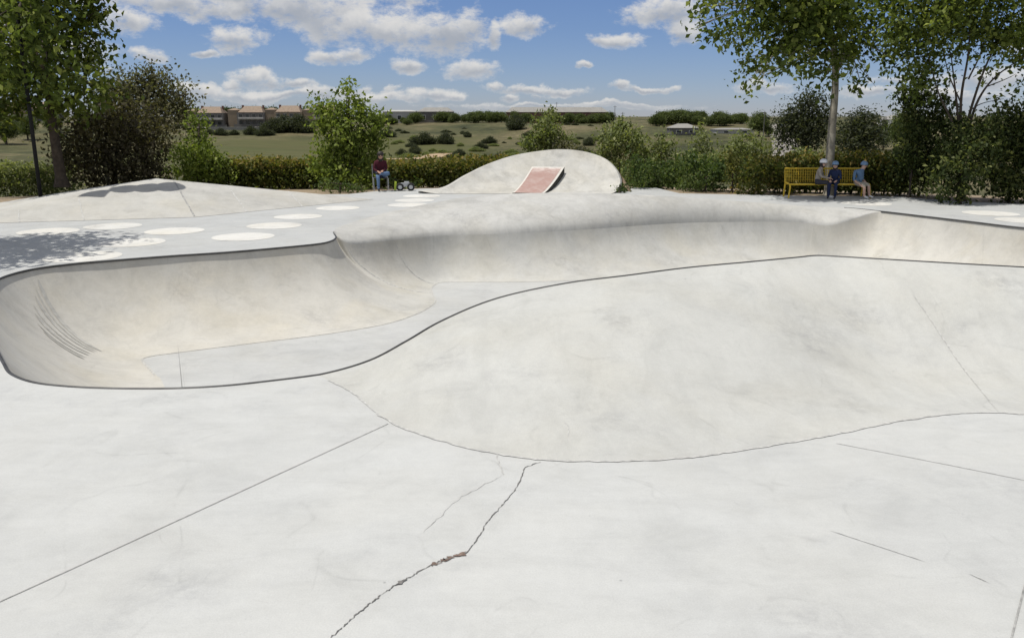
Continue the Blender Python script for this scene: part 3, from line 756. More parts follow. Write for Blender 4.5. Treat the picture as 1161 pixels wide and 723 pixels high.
def shrub(name, label, cl_, y, leafm, lsize, dens, seed, tuft=.2, per=13, base=None, group=None, flat=1.0, cat='shrub', zb=None):
    c = cl(cl_, y, .85, .25, seed); b = c[0][0].copy() if base is None else np.array(base, float)
    b[2] = tz(b[0], b[1]) if zb is None else zb
    return tree(name, label, cat, b, [b, b + np.array([.03, .02, .3]), (b + c[0][0]) / 2 + np.array([0, 0, .2])], c, leafm, M['dbark'], lsize, dens, tuft, per, .04, group, seed, 2.4, True, flat, None, 'foliage', 'stem')
# right-hand shrubs, far to near
shrub('shrub', 'rounded pale green shrub against the right shoulder of the white bank', [(703, 157, 25, 18), (690, 177, 20, 16), (722, 176, 20, 15), (706, 143, 12, 8), (718, 150, 9, 8)], 40, M['shrub'], .17, 34, 51)
shrub('shrub', 'pale leafy shrub right of the rounded one beyond the dark conifer bush', [(750, 163, 16, 12), (742, 182, 22, 14), (768, 182, 14, 12)], 40, M['shrub'], .17, 32, 52)
shrub('shrub', 'loose olive green shrub in the middle of the right planting', [(795, 160, 13, 12), (785, 182, 20, 14), (808, 182, 17, 13), (797, 147, 6, 6)], 37, M['shrub'], .15, 34, 53)
shrub('shrub', 'broad light green shrub left of the gravel road', [(840, 162, 18, 11), (866, 165, 12, 12), (840, 182, 26, 14), (822, 178, 14, 12)], 38, M['shrub'], .16, 34, 54)
shrub('juniper_bush', 'dark green juniper bush beside the right end of the white bank', [(745, 200, 28, 16), (722, 194, 18, 14), (762, 196, 18, 11), (730, 213, 22, 8)], 31.0, M['juniper'], .12, 46, 55, .15, 16, flat=1.3)
shrub('juniper_bush', 'spreading dark bush with mixed olive tips behind the deck edge', [(800, 198, 28, 17), (783, 187, 16, 12), (812, 190, 20, 14), (790, 215, 30, 8), (845, 200, 14, 16)], 29.8, M['juniper'], .12, 46, 56, .15, 16)
shrub('yellow_bush', 'narrow yellow green bush glowing between two dark bushes', [(831, 190, 9, 14), (832, 207, 8, 12), (826, 180, 10, 6)], 29.0, M['yellow'], .11, 70, 57, .11, 13)
shrub('dark_bush', 'dark leafy bush left of the yellow bench', [(862, 196, 22, 17), (880, 195, 18, 14), (850, 213, 18, 9), (893, 208, 16, 13)], 28.8, M['hedge'], .12, 48, 58, .15, 16)
shrub('low_bush', 'tiny dark bush at the foot of the white bank', [(702, 215, 9, 6), (710, 217, 8, 5)], 28.6, M['juniper'], .09, 90, 59, .08, 12, zb=-.05)
shrub('low_bush', 'low trailing bush on the kerb below the tall young tree', [(385, 213, 22, 5), (412, 215, 14, 4), (372, 209, 14, 5)], 29.4, M['juniper'], .09, 80, 60, .09, 12, zb=-.05)
shrub('grass_clump', 'low grassy clump left of the two black wheels', [(447, 207, 9, 6), (470, 209, 9, 5)], 31, M['juniper'], .1, 80, 61, .08, 12, zb=-.05)
# clump behind the bank
shrub('leafy_tree', 'leafy pale tree standing just behind the top of the white bank', [(620, 148, 18, 20), (612, 162, 18, 12), (632, 158, 15, 12), (622, 134, 9, 8), (601, 164, 8, 8)], 62, M['shrub'], .26, 14, 62, .3, 14, cat='tree')
shrub('shrub', 'grey green bush between the leafy tree and the pale rounded shrub', [(642, 164, 10, 8), (650, 168, 10, 6)], 60, M['olive'], .2, 22, 63, .2)

# bench plane tree
y = 28.3
tree('plane_tree', 'plane tree with a smooth pale trunk behind the yellow bench', 'tree', P(940, 221, y), [P(940, 221, y), P(940.5, 190, y), P(943, 150, y), P(947, 95, y), P(945, 50, y), P(930, -20, y)],
     cl([(800, 8, 20, 14), (826, 36, 24, 18), (850, 68, 16, 18), (853, 98, 11, 9), (930, 30, 42, 30), (968, 60, 22, 18), (985, 22, 32, 30), (975, 92, 16, 8), (960, -50, 60, 44), (815, -30, 36, 30), (866, 86, 10, 9), (1005, 62, 16, 12), (790, 30, 5, 6)], y, .7, .6, 8) + cl([(872, 22, 40, 26), (888, 62, 22, 16), (915, 75, 18, 12), (880, -40, 60, 40), (938, 84, 20, 9), (930, 10, 50, 34), (900, 40, 34, 22), (955, 66, 24, 12)], 26.2, .9, .5, 18),
     M['plane'], M['bark'], .19, 20, .24, 15, .15, seed=27)
# right plane tree, many stems
y = 25.5
B = P(1090, 226, y)
fk = [([P(1086, 168, y), P(1080, 140, y), P(1064, 105, y), P(1052, 60, y)], .042), ([P(1089, 160, y), P(1090, 110, y), P(1098, 60, y), P(1100, 10, y)], .05),
      ([P(1092, 160, y), P(1102, 120, y), P(1120, 70, y), P(1142, 30, y)], .05), ([P(1091, 120, y), P(1076, 85, y), P(1068, 50, y)], .025), ([P(1098, 90, y), P(1112, 60, y), P(1118, 30, y)], .028), ([P(1120, 98, y), P(1140, 90, y), P(1152, 84, y)], .018), ([P(1094, 158, y), P(1110, 112, y), P(1128, 88, y), P(1165, 62, y)], .045), ([P(1088, 150, y), P(1084, 110, y), P(1078, 60, y)], .045), ([P(1100, 125, y), P(1112, 118, y), P(1138, 112, y)], .02)]
tree('plane_tree', 'many stemmed plane tree rising from dark bushes at the right edge', 'tree', B, [B, P(1088, 195, y), P(1088, 160, y)],
     cl([(1028, 20, 24, 30), (1022, 52, 18, 18), (1060, 20, 36, 32), (1050, 62, 24, 16), (1095, 5, 36, 32), (1130, 15, 36, 34), (1165, 30, 34, 36), (1168, 72, 16, 20), (1135, 48, 22, 12), (1070, -50, 60, 44), (1150, -50, 60, 44), (1130, 116, 13, 6), (1160, 118, 14, 5), (1088, 44, 24, 14), (1016, -20, 30, 30), (1200, 20, 50, 50), (1040, 84, 22, 13), (1016, 76, 13, 9), (1076, 80, 14, 9), (1020, 40, 24, 20), (1050, 40, 30, 24), (1110, 40, 28, 20), (1150, 52, 26, 18), (1080, 20, 40, 26), (1035, 104, 18, 10), (1150, 100, 12, 6), (1120, 78, 10, 7)], y, .7, .5, 9),
     M['plane'], M['dbark'], .15, 27, .24, 15, .11, seed=28, limbs=False, forks=fk)
shrub('ivy_column', 'tall ivy covered trunk left of the many stemmed tree', [(1040, 130, 20, 26), (1042, 100, 16, 18), (1035, 165, 22, 24), (1058, 150, 18, 24), (1030, 190, 22, 24), (1060, 185, 24, 26), (1065, 120, 12, 20), (1030, 112, 14, 16), (1050, 85, 14, 14), (1078, 140, 16, 14)], 26.8, M['dark'], .13, 50, 64, .16, 16, zb=-.05)
shrub('laurel_bush', 'dark glossy bush with light leaf tips under the stems', [(1095, 180, 36, 32), (1075, 200, 24, 22), (1120, 170, 26, 26), (1082, 218, 20, 11), (1105, 148, 28, 14), (1125, 138, 14, 12)], 24.9, M['dark'], .12, 52, 65, .15, 17, zb=-.05)
shrub('laurel_bush', 'dark dense bush filling the right edge', [(1150, 182, 34, 34), (1140, 150, 26, 20), (1180, 160, 40, 40), (1128, 205, 22, 18), (1165, 212, 40, 16), (1165, 132, 22, 16), (1145, 128, 14, 10)], 25.6, M['dark'], .12, 52, 66, .15, 17, zb=-.05)

# distant trees and bushes: a few kinds, copied
def proto(name, label, cat, shape, leafm, seed, n_d, group, ls=.06):
    rng = np.random.default_rng(seed); c = [(np.array(a, float), np.array(b, float)) for a, b in shape]
    return tree(name, label, cat, (0, 0, 0), [(0, 0, -.1), (0, 0, .2), (.02, 0, .45)], c, leafm, M['dbark'], ls, n_d, .075, 12, .04, group, seed, 2.6, False)
def copy_tree(o, parent=None):
    c = o.copy(); COL.objects.link(c); c.parent = parent
    for ch in list(o.children): copy_tree(ch, c)
    return c
RT = [((0, 0, .62), (.42, .42, .36)), ((.22, .1, .5), (.25, .25, .26)), ((-.24, -.1, .52), (.26, .25, .26)), ((0, .1, .82), (.25, .25, .2))]
LB = [((0, 0, .3), (.5, .45, .3)), ((.35, .1, .25), (.3, .3, .24)), ((-.38, -.1, .24), (.3, .3, .24)), ((.05, 0, .55), (.26, .25, .2))]
TT = [((0, 0, .5), (.2, .2, .35)), ((0, 0, .8), (.13, .13, .22)), ((.08, 0, .35), (.2, .2, .2))]
g1, g2, g3 = 'far trees along the hilltop', 'dark bushes dotted over the hillside', 'scattered trees beyond the right planting'
pa = proto('hilltop_tree', 'small green tree in the row along the far hilltop', 'tree', RT, M['far'], 71, 700, g1)
pb = proto('hillside_bush', 'low dark bush on the grassy hillside across the valley', 'bush', LB, M['fardark'], 72, 800, g2)
used = set()
def put(p, px, pyb, h, y, wx=1.0, label=None, name=None):
    o = p if p.name not in used else copy_tree(p)
    used.add(p.name)
    x = P(px, pyb, y)[0]; o.location = (x, y, tz(x, y) - .15 - (.14 * h if p is pa else 0)); o.scale = (h * wx, h * wx, h); o.rotation_euler = (0, 0, random.uniform(0, 6.28))
    if label: o['label'] = label
    return o
rg = random.Random(5)
# hilltop row left of and between the buildings, then the long wood over the right planting
for px in list(range(425, 476, 6)) + list(range(505, 576, 5)) + [582, 588, 596, 632, 638, 643, 648, 653, 658, 662, 667, 672, 677, 682, 687, 692]:
    put(pa, px + rg.uniform(-4, 4), 137, rg.uniform(3.2, 6.6), 438 + rg.uniform(-14, 12), rg.uniform(.8, 1.6))
for px in list(range(748, 846, 5)):
    put(pa, px + rg.uniform(-3, 3), 137, rg.uniform(4.2, 8), 405 + rg.uniform(-14, 14), rg.uniform(.9, 1.6))
for px in list(range(206, 360, 12)):
    put(pa, px + rg.uniform(-4, 4), 140, rg.uniform(8.6, 10.2), 432 + rg.uniform(-6, 10), rg.uniform(.6, .9))
for px, y, h in [(480, 300, 5.5), (505, 300, 5.2), (470, 270, 3.5), (455, 262, 3.0), (530, 330, 3), (555, 300, 3.5), (545, 280, 3), (585, 370, 8), (520, 260, 3), (515, 250, 2.5), (565, 240, 3), (668, 300, 4), (690, 320, 4), (660, 250, 4), (250, 345, 4), (265, 350, 3), (285, 352, 5), (300, 348, 4.6), (310, 362, 8), (322, 366, 9), (338, 362, 9.5), (348, 360, 7), (238, 350, 3), (440, 330, 4), (600, 330, 4), (680, 240, 3.5)]:
    put(pb, px, 150, h, y, rg.uniform(1.0, 1.4))
for k in range(60):
    px = rg.uniform(430, 760); y = rg.uniform(170, 400); put(pb, px, 150, rg.uniform(.7, 1.9), y, rg.uniform(1.2, 3.0))
pc = proto('round_tree', 'round dark green tree left of the gravel road', 'tree', RT, M['far'], 73, 1000, g3, .05)
put(pc, 861, 143, 9.0, 330, 1.0)
IR = [((0, 0, .42), (.24, .22, .3)), ((.2, .05, .62), (.2, .2, .16)), ((-.22, -.05, .55), (.2, .2, .2)), ((.05, 0, .84), (.16, .16, .14)), ((-.12, .05, .76), (.14, .14, .12)), ((.3, 0, .4), (.13, .13, .12)), ((-.33, .05, .36), (.12, .12, .14)), ((.16, .1, .92), (.08, .08, .07))]
pd = proto('dark_tree', 'tall dark tree behind the right side of the plane trunk', 'tree', IR, M['fardark'], 74, 1800, g3, .038)
put(pd, 912, 140, 17.5, 210, 1.0, 'tall blackish tree left of the pale plane trunk')
put(pd, 972, 160, 12.8, 190, 1.5, 'wide dark green tree right of the pale plane trunk')
put(pd, 1003, 150, 9.5, 260, .7, 'small dark pointed tree above the white cabin')
pe = proto('valley_shrub', 'light green bush on the slope beyond the planting', 'bush', LB, M['shrub'], 75, 1000, 'light bushes on the slope beyond the planting')
for px, y, h, w in [(915, 90, 5.5, 1.1), (930, 80, 4.5, 1.0), (968, 75, 3.4, 1.3), (995, 70, 3.2, 1.3), (1010, 80, 3.6, 1.2), (860, 110, 4, 1.2), (830, 130, 4.5, 1.2), (800, 120, 5, 1), (770, 110, 4, 1.2), (735, 120, 5, 1.2), (700, 100, 4, 1.2), (668, 90, 3, 1.3), (580, 80, 2.2, 1.4), (545, 95, 2.2, 1.5), (905, 130, 5, 1), (955, 120, 5, 1), (760, 70, 3, 1.2), (720, 75, 3.5, 1), (300, 100, 3, 1.4), (460, 90, 2.0, 1.5), (500, 85, 1.6, 1.6)]:
    put(pe, px, 160, h, y, w)
for k in range(70):
    put(pe, rg.choice([rg.uniform(430, 660), rg.uniform(640, 900), rg.uniform(440, 600)]), 160, rg.uniform(.8, 2.2), rg.uniform(120, 330), rg.uniform(1.3, 3.2), 'low pale scrub bush on the slope across the valley')
for k, (px, y, h) in enumerate([(700, 300, 5), (722, 280, 5.5), (790, 230, 3), (845, 250, 4), (872, 330, 4), (903, 360, 6), (912, 340, 7), (895, 420, 4), (1030, 250, 12), (1120, 200, 8), (1150, 220, 9), (30, 300, 8), (5, 280, 9), (60, 330, 7), (100, 330, 8), (-30, 300, 9)]):
    put(pc, px, 145, h, y, rg.uniform(.9, 1.2), 'dark green tree scattered on the far slope')

# ------------------------------------------------------------------ buildings
M['ochre'] = plain('ochre_render', (.215, .175, .13), .9, 0, .12, .4, .1)
M['tile'] = plain('tan_roof_tiles', (.25, .195, .15), .85, 0, .15, 1.5, .1)
M['greywall'] = plain('grey_render', (.13, .125, .12), .9, 0, .15, .4, .1)
M['white'] = plain('white_paint', (.72, .72, .70), .6, 0, .06, 2)
M['glass'] = plain('dark_glass', (.02, .023, .026), .12, 0, .1, 1, .6)
M['brick'] = plain('brick_wall', (.15, .085, .068), .9, 0, .2, .8, .1)
M['roofgrey'] = plain('grey_roof', (.24, .235, .22), .8, 0, .1, .5, .2)
M['palewall'] = plain('pale_wall', (.38, .375, .355), .85, 0, .1, .5, .1)
def hip(cx, cy, z0, w, d, h, inset, ov=.4):
    x, y_ = w / 2 + ov, d / 2 + ov; i = w / 2 - inset
    v = [(cx - x, cy - y_, z0), (cx + x, cy - y_, z0), (cx + x, cy + y_, z0), (cx - x, cy + y_, z0), (cx - i, cy, z0 + h), (cx + i, cy, z0 + h)]
    return v, [(0, 1, 5, 4), (2, 3, 4, 5), (1, 2, 5), (3, 0, 4), (3, 2, 1, 0)]
def townhouse(x, y, label, wallm, wide=12.8):
    z = tz(x, y) - .4; t = thing('town_house', (x, y, z), label, 'house', 'row of town houses across the valley')
    wl = MB().box((0, 0, 3.3), (wide, 9, 6.6)).build('wall', wallm, t, local=True)
    for k in range(4):
        for zz in (2.0, 5.0):
            f = MB().box((-wide / 2 + 1.8 + k * 3.05, -4.53, zz), (1.9, .1, 1.8)).build('window', M['roofgrey'] if zz > 3 else M['greywall'], t, local=True)
            g = MB().box((-wide / 2 + 1.8 + k * 3.05, -4.60, zz), (1.6, .06, 1.5)).build('pane', M['glass'], f, local=True)
    MB().box((.4, -5.3, 3.6), (wide - 1.2, 1.5, .18)).box((.4, -6.0, 4.15), (wide - 1.2, .08, .6)).build('balcony', M['palewall'], t, local=True)
    rf = MB().add(*hip(0, 0, 6.62, wide - 2.0, 8.6, 2.9, 1.6)).build('roof', M['tile'], t, local=True)
    MB().box((-wide / 2 + 1.6, .5, 8.6), (.9, .9, 2.6)).build('chimney', M['brick'], rf, local=True)
    MB().box((wide / 2 - 1.8, 1, 8.8), (.8, .8, 2.2)).build('chimney', M['brick'], rf, local=True)
    MB().box((-wide / 2 - 2.4, 1, 3.8), (4.6, 7.5, 7.6)).build('stair_tower', M['ochre'], t, local=True)
    MB().add(*hip(-wide / 2 - 2.4, 1, 7.62, 4.6, 7.5, .9, 1.6, .2)).build('tower_roof', M['tile'], t, local=True)
    MB().box((0, -4.9, .5), (wide + 3, .4, 1.5)).build('garden_wall', M['greywall'], t, local=True)
    return t
for px, lab, wm in ((242, 'town house with dark lower storeys left in the far row', M['greywall']), (288, 'town house with a white balcony in the middle of the far row', M['greywall']), (330, 'town house half behind dark trees right in the far row', M['ochre']), (373, 'town house showing past the tall young tree', M['ochre']), (8, 'town house with a tan roof seen under the big left plane tree', M['ochre']), (52, 'town house behind the left lamp post', M['greywall'])):
    townhouse(P(px, 140, 404)[0], 404, lab, wm)
def longhouse(pxa, pxb, y, h, label, wallm, roofm, flat=.5, name='long_building', roofh=2.2):
    xa, xb = P(pxa, 130, y)[0], P(pxb, 130, y)[0]; cx, w = (xa + xb) / 2, xb - xa
    z = tz(cx, y) - .3; t = thing(name, (cx, y, z), label, 'building')
    MB().box((0, 0, h / 2), (w, 12, h)).build('wall', wallm, t, local=True)
    MB().add(*hip(0, 0, h + .02, w, 12, roofh, 3)).build('roof', roofm, t, local=True)
    n = max(2, int(w / 5))
    for k in range(n):
        xx = -w / 2 + (k + .5) * w / n
        f = MB().box((xx, -6.04, h * .5), (min(2.2, w / n * .6), .1, h * .4)).build('window', M['white'], t, local=True)
        MB().box((xx, -6.12, h * .5), (min(1.9, w / n * .5), .06, h * .34)).build('pane', M['glass'], f, local=True)
    return t
longhouse(475, 514, 452, 5.6, 'low grey building beyond the hilltop trees', M['greywall'], M['roofgrey'])
longhouse(436, 473, 455, 6.0, 'pale flat building left of the grey one on the hilltop', M['palewall'], M['palewall'], roofh=.8)
longhouse(574, 688, 455, 6.2, 'long red brick building with a grey roof on the hilltop', M['brick'], M['roofgrey'], roofh=2.6)
longhouse(760, 789, 335, 2.6, 'shed with a pale grey roof beyond the right planting', M['fardark'] if 0 else M['greywall'], M['roofgrey'], name='shed', roofh=1.6)
longhouse(810, 851, 350, 1.8, 'long low hut left of the round tree', M['palewall'], M['roofgrey'], name='hut', roofh=.6)
longhouse(1002, 1024, 360, 4.2, 'small white cabin below the pointed dark tree', M['white'], M['roofgrey'], name='cabin', roofh=1.8)
# low wall along the street
x0, x1 = P(236, 147, 380)[0], P(318, 147, 380)[0]
t = thing('boundary_wall', ((x0 + x1) / 2, 380, tz((x0 + x1) / 2, 380) - .3), 'long pale boundary wall below the town houses', 'wall')
MB().box((0, 0, .7), (x1 - x0, .4, 1.4)).build('wall', M['roofgrey'], t, local=True); MB().box((0, 0, 1.46), (x1 - x0 + .2, .6, .1)).build('wall_cap', M['palewall'], t, local=True)
# poles
for k, (px, y, h, lab) in enumerate([(706, 330, 9.0, 'thin pole standing on the skyline right of the brick building'), (867, 300, 10.5, 'thin pole beside the round tree'), (697, 400, 9, 'faint thin pole left of its twin on the skyline'), (631, 455, 11, 'mast rising over the brick building')]):
    x = P(px, 130, y)[0]; z = tz(x, y); t = thing('utility_pole', (x, y, z), lab, 'pole', 'poles on the skyline')
    MB().tube([(0, 0, -.2), (0, 0, h)], [.16, .10], 8).build('pole', M['greywall'], t, local=True); MB().box((0, 0, h - .5), (1.6, .12, .12)).build('crossarm', M['greywall'], t, local=True)
# car on the road
M['carpaint'] = plain('dark_car_paint', (.05, .05, .055), .3, 0, .05, 2, .5); M['rubber'] = plain('rubber', (.022, .022, .022), .8, 0, .2, 9, .2)
x = P(885, 145, 370)[0]; t = thing('parked_car', (x, 370, tz(x, 370) + .4), 'small dark car on the far end of the gravel road', 'car')
v = [(-.9, -2.1, .3), (.9, -2.1, .3), (.9, 2.1, .3), (-.9, 2.1, .3), (-.9, -2.1, .85), (.9, -2.1, .85), (.9, 2.1, .9), (-.9, 2.1, .9), (-.72, -.9, 1.45), (.72, -.9, 1.45), (.72, 1.2, 1.45), (-.72, 1.2, 1.45), (-.88, -1.5, .9), (.88, -1.5, .9), (.88, 1.8, .92), (-.88, 1.8, .92)]
MB().add(v[:8], [(3, 2, 1, 0), (0, 1, 5, 4), (1, 2, 6, 5), (2, 3, 7, 6), (3, 0, 4, 7), (4, 5, 6, 7)]).build('body', M['carpaint'], t, local=True)
MB().add(v[8:], [(0, 1, 2, 3), (4, 5, 1, 0), (5, 6, 2, 1), (6, 7, 3, 2), (7, 4, 0, 3)]).build('cabin', M['glass'], t, local=True)
for sx_ in (-.85, .85):
    for sy_ in (-1.35, 1.35): MB().tube([(sx_ - .1, sy_, .33), (sx_ + .1, sy_, .33)], .33, 14).build('wheel', M['rubber'], t, local=True)

# ------------------------------------------------------------------ lamp post
M['post'] = plain('post_paint', (.018, .018, .018), .8, 0, .2, 8, .1)
def lamp_post(b, label, rz):
    lp = thing('lamp_post', b, label, 'lamp post', None, rz)
    MB().tube([(0, 0, 0), (0, 0, 3), (0, 0, 6.5)], [.055, .05, .042], 12).build('post', M['post'], lp, True, True)
    MB().tube([(0, 0, 0), (0, 0, .03)], .17, 14).build('base_plate', M['post'], lp, local=True)
    MB().tube([(-.8, 0, 6.45), (0, -.1, 6.5), (.3, -1.6, 6.52), (1.9, -1.8, 6.55)], .045, 8).build('arm', M['post'], lp, True, True)
    MB().box((.2, -2.35, 6.5), (.62, .75, .2), .05).build('lamp_head', M['post'], lp, local=True)
    for q, yy, w_ in ((.75, -1.85, .42), (1.3, -1.7, .4), (1.85, -1.5, .42)):
        MB().ball((q, yy, 6.6), (w_, .42, .12), 16, 8).build('lamp_head', M['post'], lp, True, True)
b = P(46, 222, 24.3); b[2] -= .08
lamp_post(b, 'dark slim lamp post in front of the big left plane tree', 0)

# ------------------------------------------------------------------ bench
M['ybench'] = plain('yellow_bench_paint', (.58, .40, .03), .45, 0, .12, 6)
bl, br = P(893.5, 224, 26.6), P(983, 224, 26.6); bw = br[0] - bl[0]
bench = thing('park_bench', ((bl[0] + br[0]) / 2, 26.6, 0), 'yellow metal park bench with a see through back under the plane tree', 'bench')
h2 = bw / 2
mb = MB()
for k in range(26): x = -h2 + .06 + k * (bw - .12) / 25; mb.tube([(x, -.06, .425), (x, .36, .405)], .011, 5)
mb.tube([(-h2, -.09, .42), (h2, -.09, .42)], .03, 8); mb.tube([(-h2, .38, .40), (h2, .38, .40)], .02, 8)
mb.build('seat', M['ybench'], bench, local=True)
mb = MB()
for k in range(44): x = -h2 + .04 + k * (bw - .08) / 43; mb.tube([(x, .40, .45), (x, .52, .86)], .009, 5)
for s in (.2, .4, .6, .8): mb.tube([(-h2, .40 + .12 * s, .45 + .41 * s), (h2, .40 + .12 * s, .45 + .41 * s)], .006, 5)
mb.tube([(-h2, .40, .45), (-h2, .525, .88), (h2, .525, .88), (h2, .40, .45)], .026, 8)
mb.build('backrest', M['ybench'], bench, local=True)
for s in (-1, 1):
    MB().tube([(s * h2, .40, .45), (s * h2, .1, .44), (s * h2, -.09, .42), (s * (h2 - .0), -.13, .34), (s * (h2 + .04), -.16, 0)], .026, 8).build('leg', M['ybench'], bench, local=True)
    MB().tube([(s * h2, .38, .42), (s * h2, .46, 0)], .026, 8).build('leg', M['ybench'], bench, local=True)

# ------------------------------------------------------------------ people
def cloth(name, c): return plain(name, c, .9, 0, .12, 14, .15)
SKIN = plain('skin', (.40, .24, .17), .55, 0, .05, 9); SKIN2 = plain('skin_fair', (.52, .34, .26), .55, 0, .05, 9)
HAIR = plain('dark_hair', (.018, .013, .011), .6, 0, .2, 20)
def person(label, loc, rz, sc, J, cls, mats, hair=True, helmet=None, group=None):
    """J: joint name -> (x,y,z,radius); facing +y in local space"""
    root = thing('person', loc, label, 'person', group, rz)
    names = list(J); verts = [J[n][:3] for n in names]; ed = []; ecl = []
    bones = [('pelvis', 'belly', 0), ('belly', 'chest', 0), ('chest', 'neck', 0), ('neck', 'jaw', 2), ('jaw', 'head', 2)]
    for s in 'lr':
        bones += [('chest', 'sho' + s, 0), ('sho' + s, 'elb' + s, 0), ('elb' + s, 'wri' + s, cls.get('forearm', 0)), ('wri' + s, 'palm' + s, 2), ('pelvis', 'hip' + s, 1), ('hip' + s, 'kne' + s, 1), ('kne' + s, 'ank' + s, cls.get('shin', 1)), ('ank' + s, 'toe' + s, 3)]
        for k in range(5): bones += [('palm' + s, f'f{k}{s}', 2), (f'f{k}{s}', f'g{k}{s}', 2)]
    idx = {n: i for i, n in enumerate(names)}
    for a, b_, c in bones: ed.append((idx[a], idx[b_])); ecl.append(c)
    me = bpy.data.meshes.new('body'); me.from_pydata([[c * sc for c in v] for v in verts], ed, [])
    ob = bpy.data.objects.new('body_rig', me); COL.objects.link(ob)
    sk = ob.modifiers.new('skin', 'SKIN'); sk.use_smooth_shade = True
    sd = me.skin_vertices[0].data
    for n, i in idx.items():
        r_ = J[n][3] * sc; sd[i].radius = (r_, r_); sd[i].use_root = (n == 'pelvis')
    ss = ob.modifiers.new('sub', 'SUBSURF'); ss.levels = 2; ss.render_levels = 2
    bpy.context.view_layer.update()
    dg = bpy.context.evaluated_depsgraph_get(); new = bpy.data.meshes.new_from_object(ob.evaluated_get(dg))
    bpy.data.objects.remove(ob)
    new.name = 'body'
    new.materials.clear()
    for m_ in mats: new.materials.append(m_)
    V = np.array(verts) * sc; E = np.array(ed); A = V[E[:, 0]]; D = V[E[:, 1]] - A; rad = np.array([min(J[names[a]][3], J[names[b_]][3]) for a, b_ in ed]) * sc
    for p in new.polygons:
        c = np.array(p.center); t = np.clip(((c - A) * D).sum(1) / ((D ** 2).sum(1) + 1e-9), 0, 1); d = np.linalg.norm(c - A - D * t[:, None], axis=1) - rad * .6
        p.material_index = ecl[int(d.argmin())]; p.use_smooth = True
    o = link('body', new, root)
    hx, hy, hz, hr = (c * sc for c in J['head'][:4])
    fx, fy = J['head'][4:6] if len(J['head']) > 4 else (0, 1)
    # face: eyes, nose, mouth on the side the head looks to
    d = np.array([fx, fy, 0.]); d /= np.linalg.norm(d); s = np.array([d[1], -d[0], 0]); c = np.array([hx, hy, hz])
    for e in (-1, 1): q = c + d * hr * .93 + s * e * hr * .38 - np.array([0, 0, hr * .1]); MB().ball(q, (hr * .12,) * 3, 8, 5).build('eye', HAIR, root, True, True)
    q = c + d * hr * 1.0 - np.array([0, 0, hr * .35]); MB().ball(q, (hr * .16, hr * .16, hr * .24), 8, 5).build('nose', mats[2], root, True, True)
    q = c + d * hr * .88 - np.array([0, 0, hr * .72]); MB().ball(q, (hr * .25, hr * .2, hr * .06), 8, 5).build('mouth', SKIN_LIP, root, True, True)
    if hair:
        hc = c - d * hr * .14 + np.array([0, 0, hr * .14]); mb = MB().ball(hc, (hr * 1.13, hr * 1.13, hr * 1.1), 16, 8, lo=-.12)
        mb.ball(c - d * hr * .45 - np.array([0, 0, hr * .75]), (hr * .95, hr * .8, hr * 1.6), 12, 8)
        mb.build('hair', HAIR, root, True, True)
    if helmet:
        hc = c + np.array([0, 0, hr * .12]); mb = MB().ball(hc + np.array([0, 0, hr * .1]) - d * hr * .08, (hr * 1.22, hr * 1.3, hr * 1.16), 18, 10, lo=-.12)
        mb.build('helmet', helmet, root, True, True)
    return root
SKIN_LIP = plain('lips', (.30, .12, .10), .5, 0, .05, 9)
def hand(J, s, wrist, palm, dirv):
    J['wri' + s] = (*wrist, .026); J['palm' + s] = (*palm, .03)
    d = np.array(dirv, float); d /= np.linalg.norm(d); sd = np.cross(d, [0, 0, 1]); sd = sd / (np.linalg.norm(sd) + 1e-6)
    sg = 1 if s == 'r' else -1
    for k in range(5):
        off = sd * sg * (-.030 + .02 * k) if k else sd * sg * (-.05)
        ln = (.035, .05, .055, .05, .04)[k]; a = np.array(palm) + off + d * (ln * .9 if k else .01); bq = a + d * ln * .8 + np.array([0, 0, -.018])
        J[f'f{k}{s}'] = (*a, .0095); J[f'g{k}{s}'] = (*bq, .008)
def seated(hs=.45, lean=.1, kneeL=None, kneeR=None, ankL=None, ankR=None, handL=None, handR=None, look=(0, 1), headf=.0):
    J = {'pelvis': (0, 0, hs + .10, .13), 'belly': (0, .02 + lean * .3, hs + .27, .125), 'chest': (0, lean * .75, hs + .45, .135), 'neck': (0, lean + headf * .3, hs + .61, .058),
         'jaw': (0, lean + .03 + headf * .7, hs + .685, .08), 'head': (0, lean + .03 + headf, hs + .775, .104, *look)}
    kn = {'l': kneeL or (-.12, .44, hs + .07), 'r': kneeR or (.12, .44, hs + .07)}; an = {'l': ankL or (-.12, .46, .09), 'r': ankR or (.12, .46, .09)}
    hd = {'l': handL or (-.12, .38, hs + .17), 'r': handR or (.12, .38, hs + .17)}
    for s, e in (('l', -1), ('r', 1)):
        J['sho' + s] = (e * .17, lean * .8, hs + .52, .065); J['hip' + s] = (e * .09, .03, hs + .08, .10)
        J['kne' + s] = (*kn[s], .068); J['ank' + s] = (*an[s], .045)
        a = np.array(an[s]); k = np.array(kn[s]); 
        f = np.array([0, .17, -.045]) if a[2] < .2 else np.array([0.10 * (-e), .14, .02])
        J['toe' + s] = (*(a + f), .036)
        h = np.array(hd[s]); sh = np.array(J['sho' + s][:3]); el = (h + sh) / 2 + np.array([e * .08, -.08, -.09]); J['elb' + s] = (*el, .047)
        d = h - el; d /= np.linalg.norm(d); hand(J, s, h, h + d * .06, d)
    return J
M['maroon'] = cloth('maroon_fleece', (.060, .014, .022)); M['denim'] = cloth('blue_denim', (.10, .16, .27)); M['dshoe'] = cloth('dark_shoe', (.03, .028, .028)); M['wshoe'] = cloth('white_shoe', (.70, .70, .68))
M['paled'] = cloth('pale_denim', (.40, .46, .58))
pl = P(432, 217, 29.3); pl[2] = 0
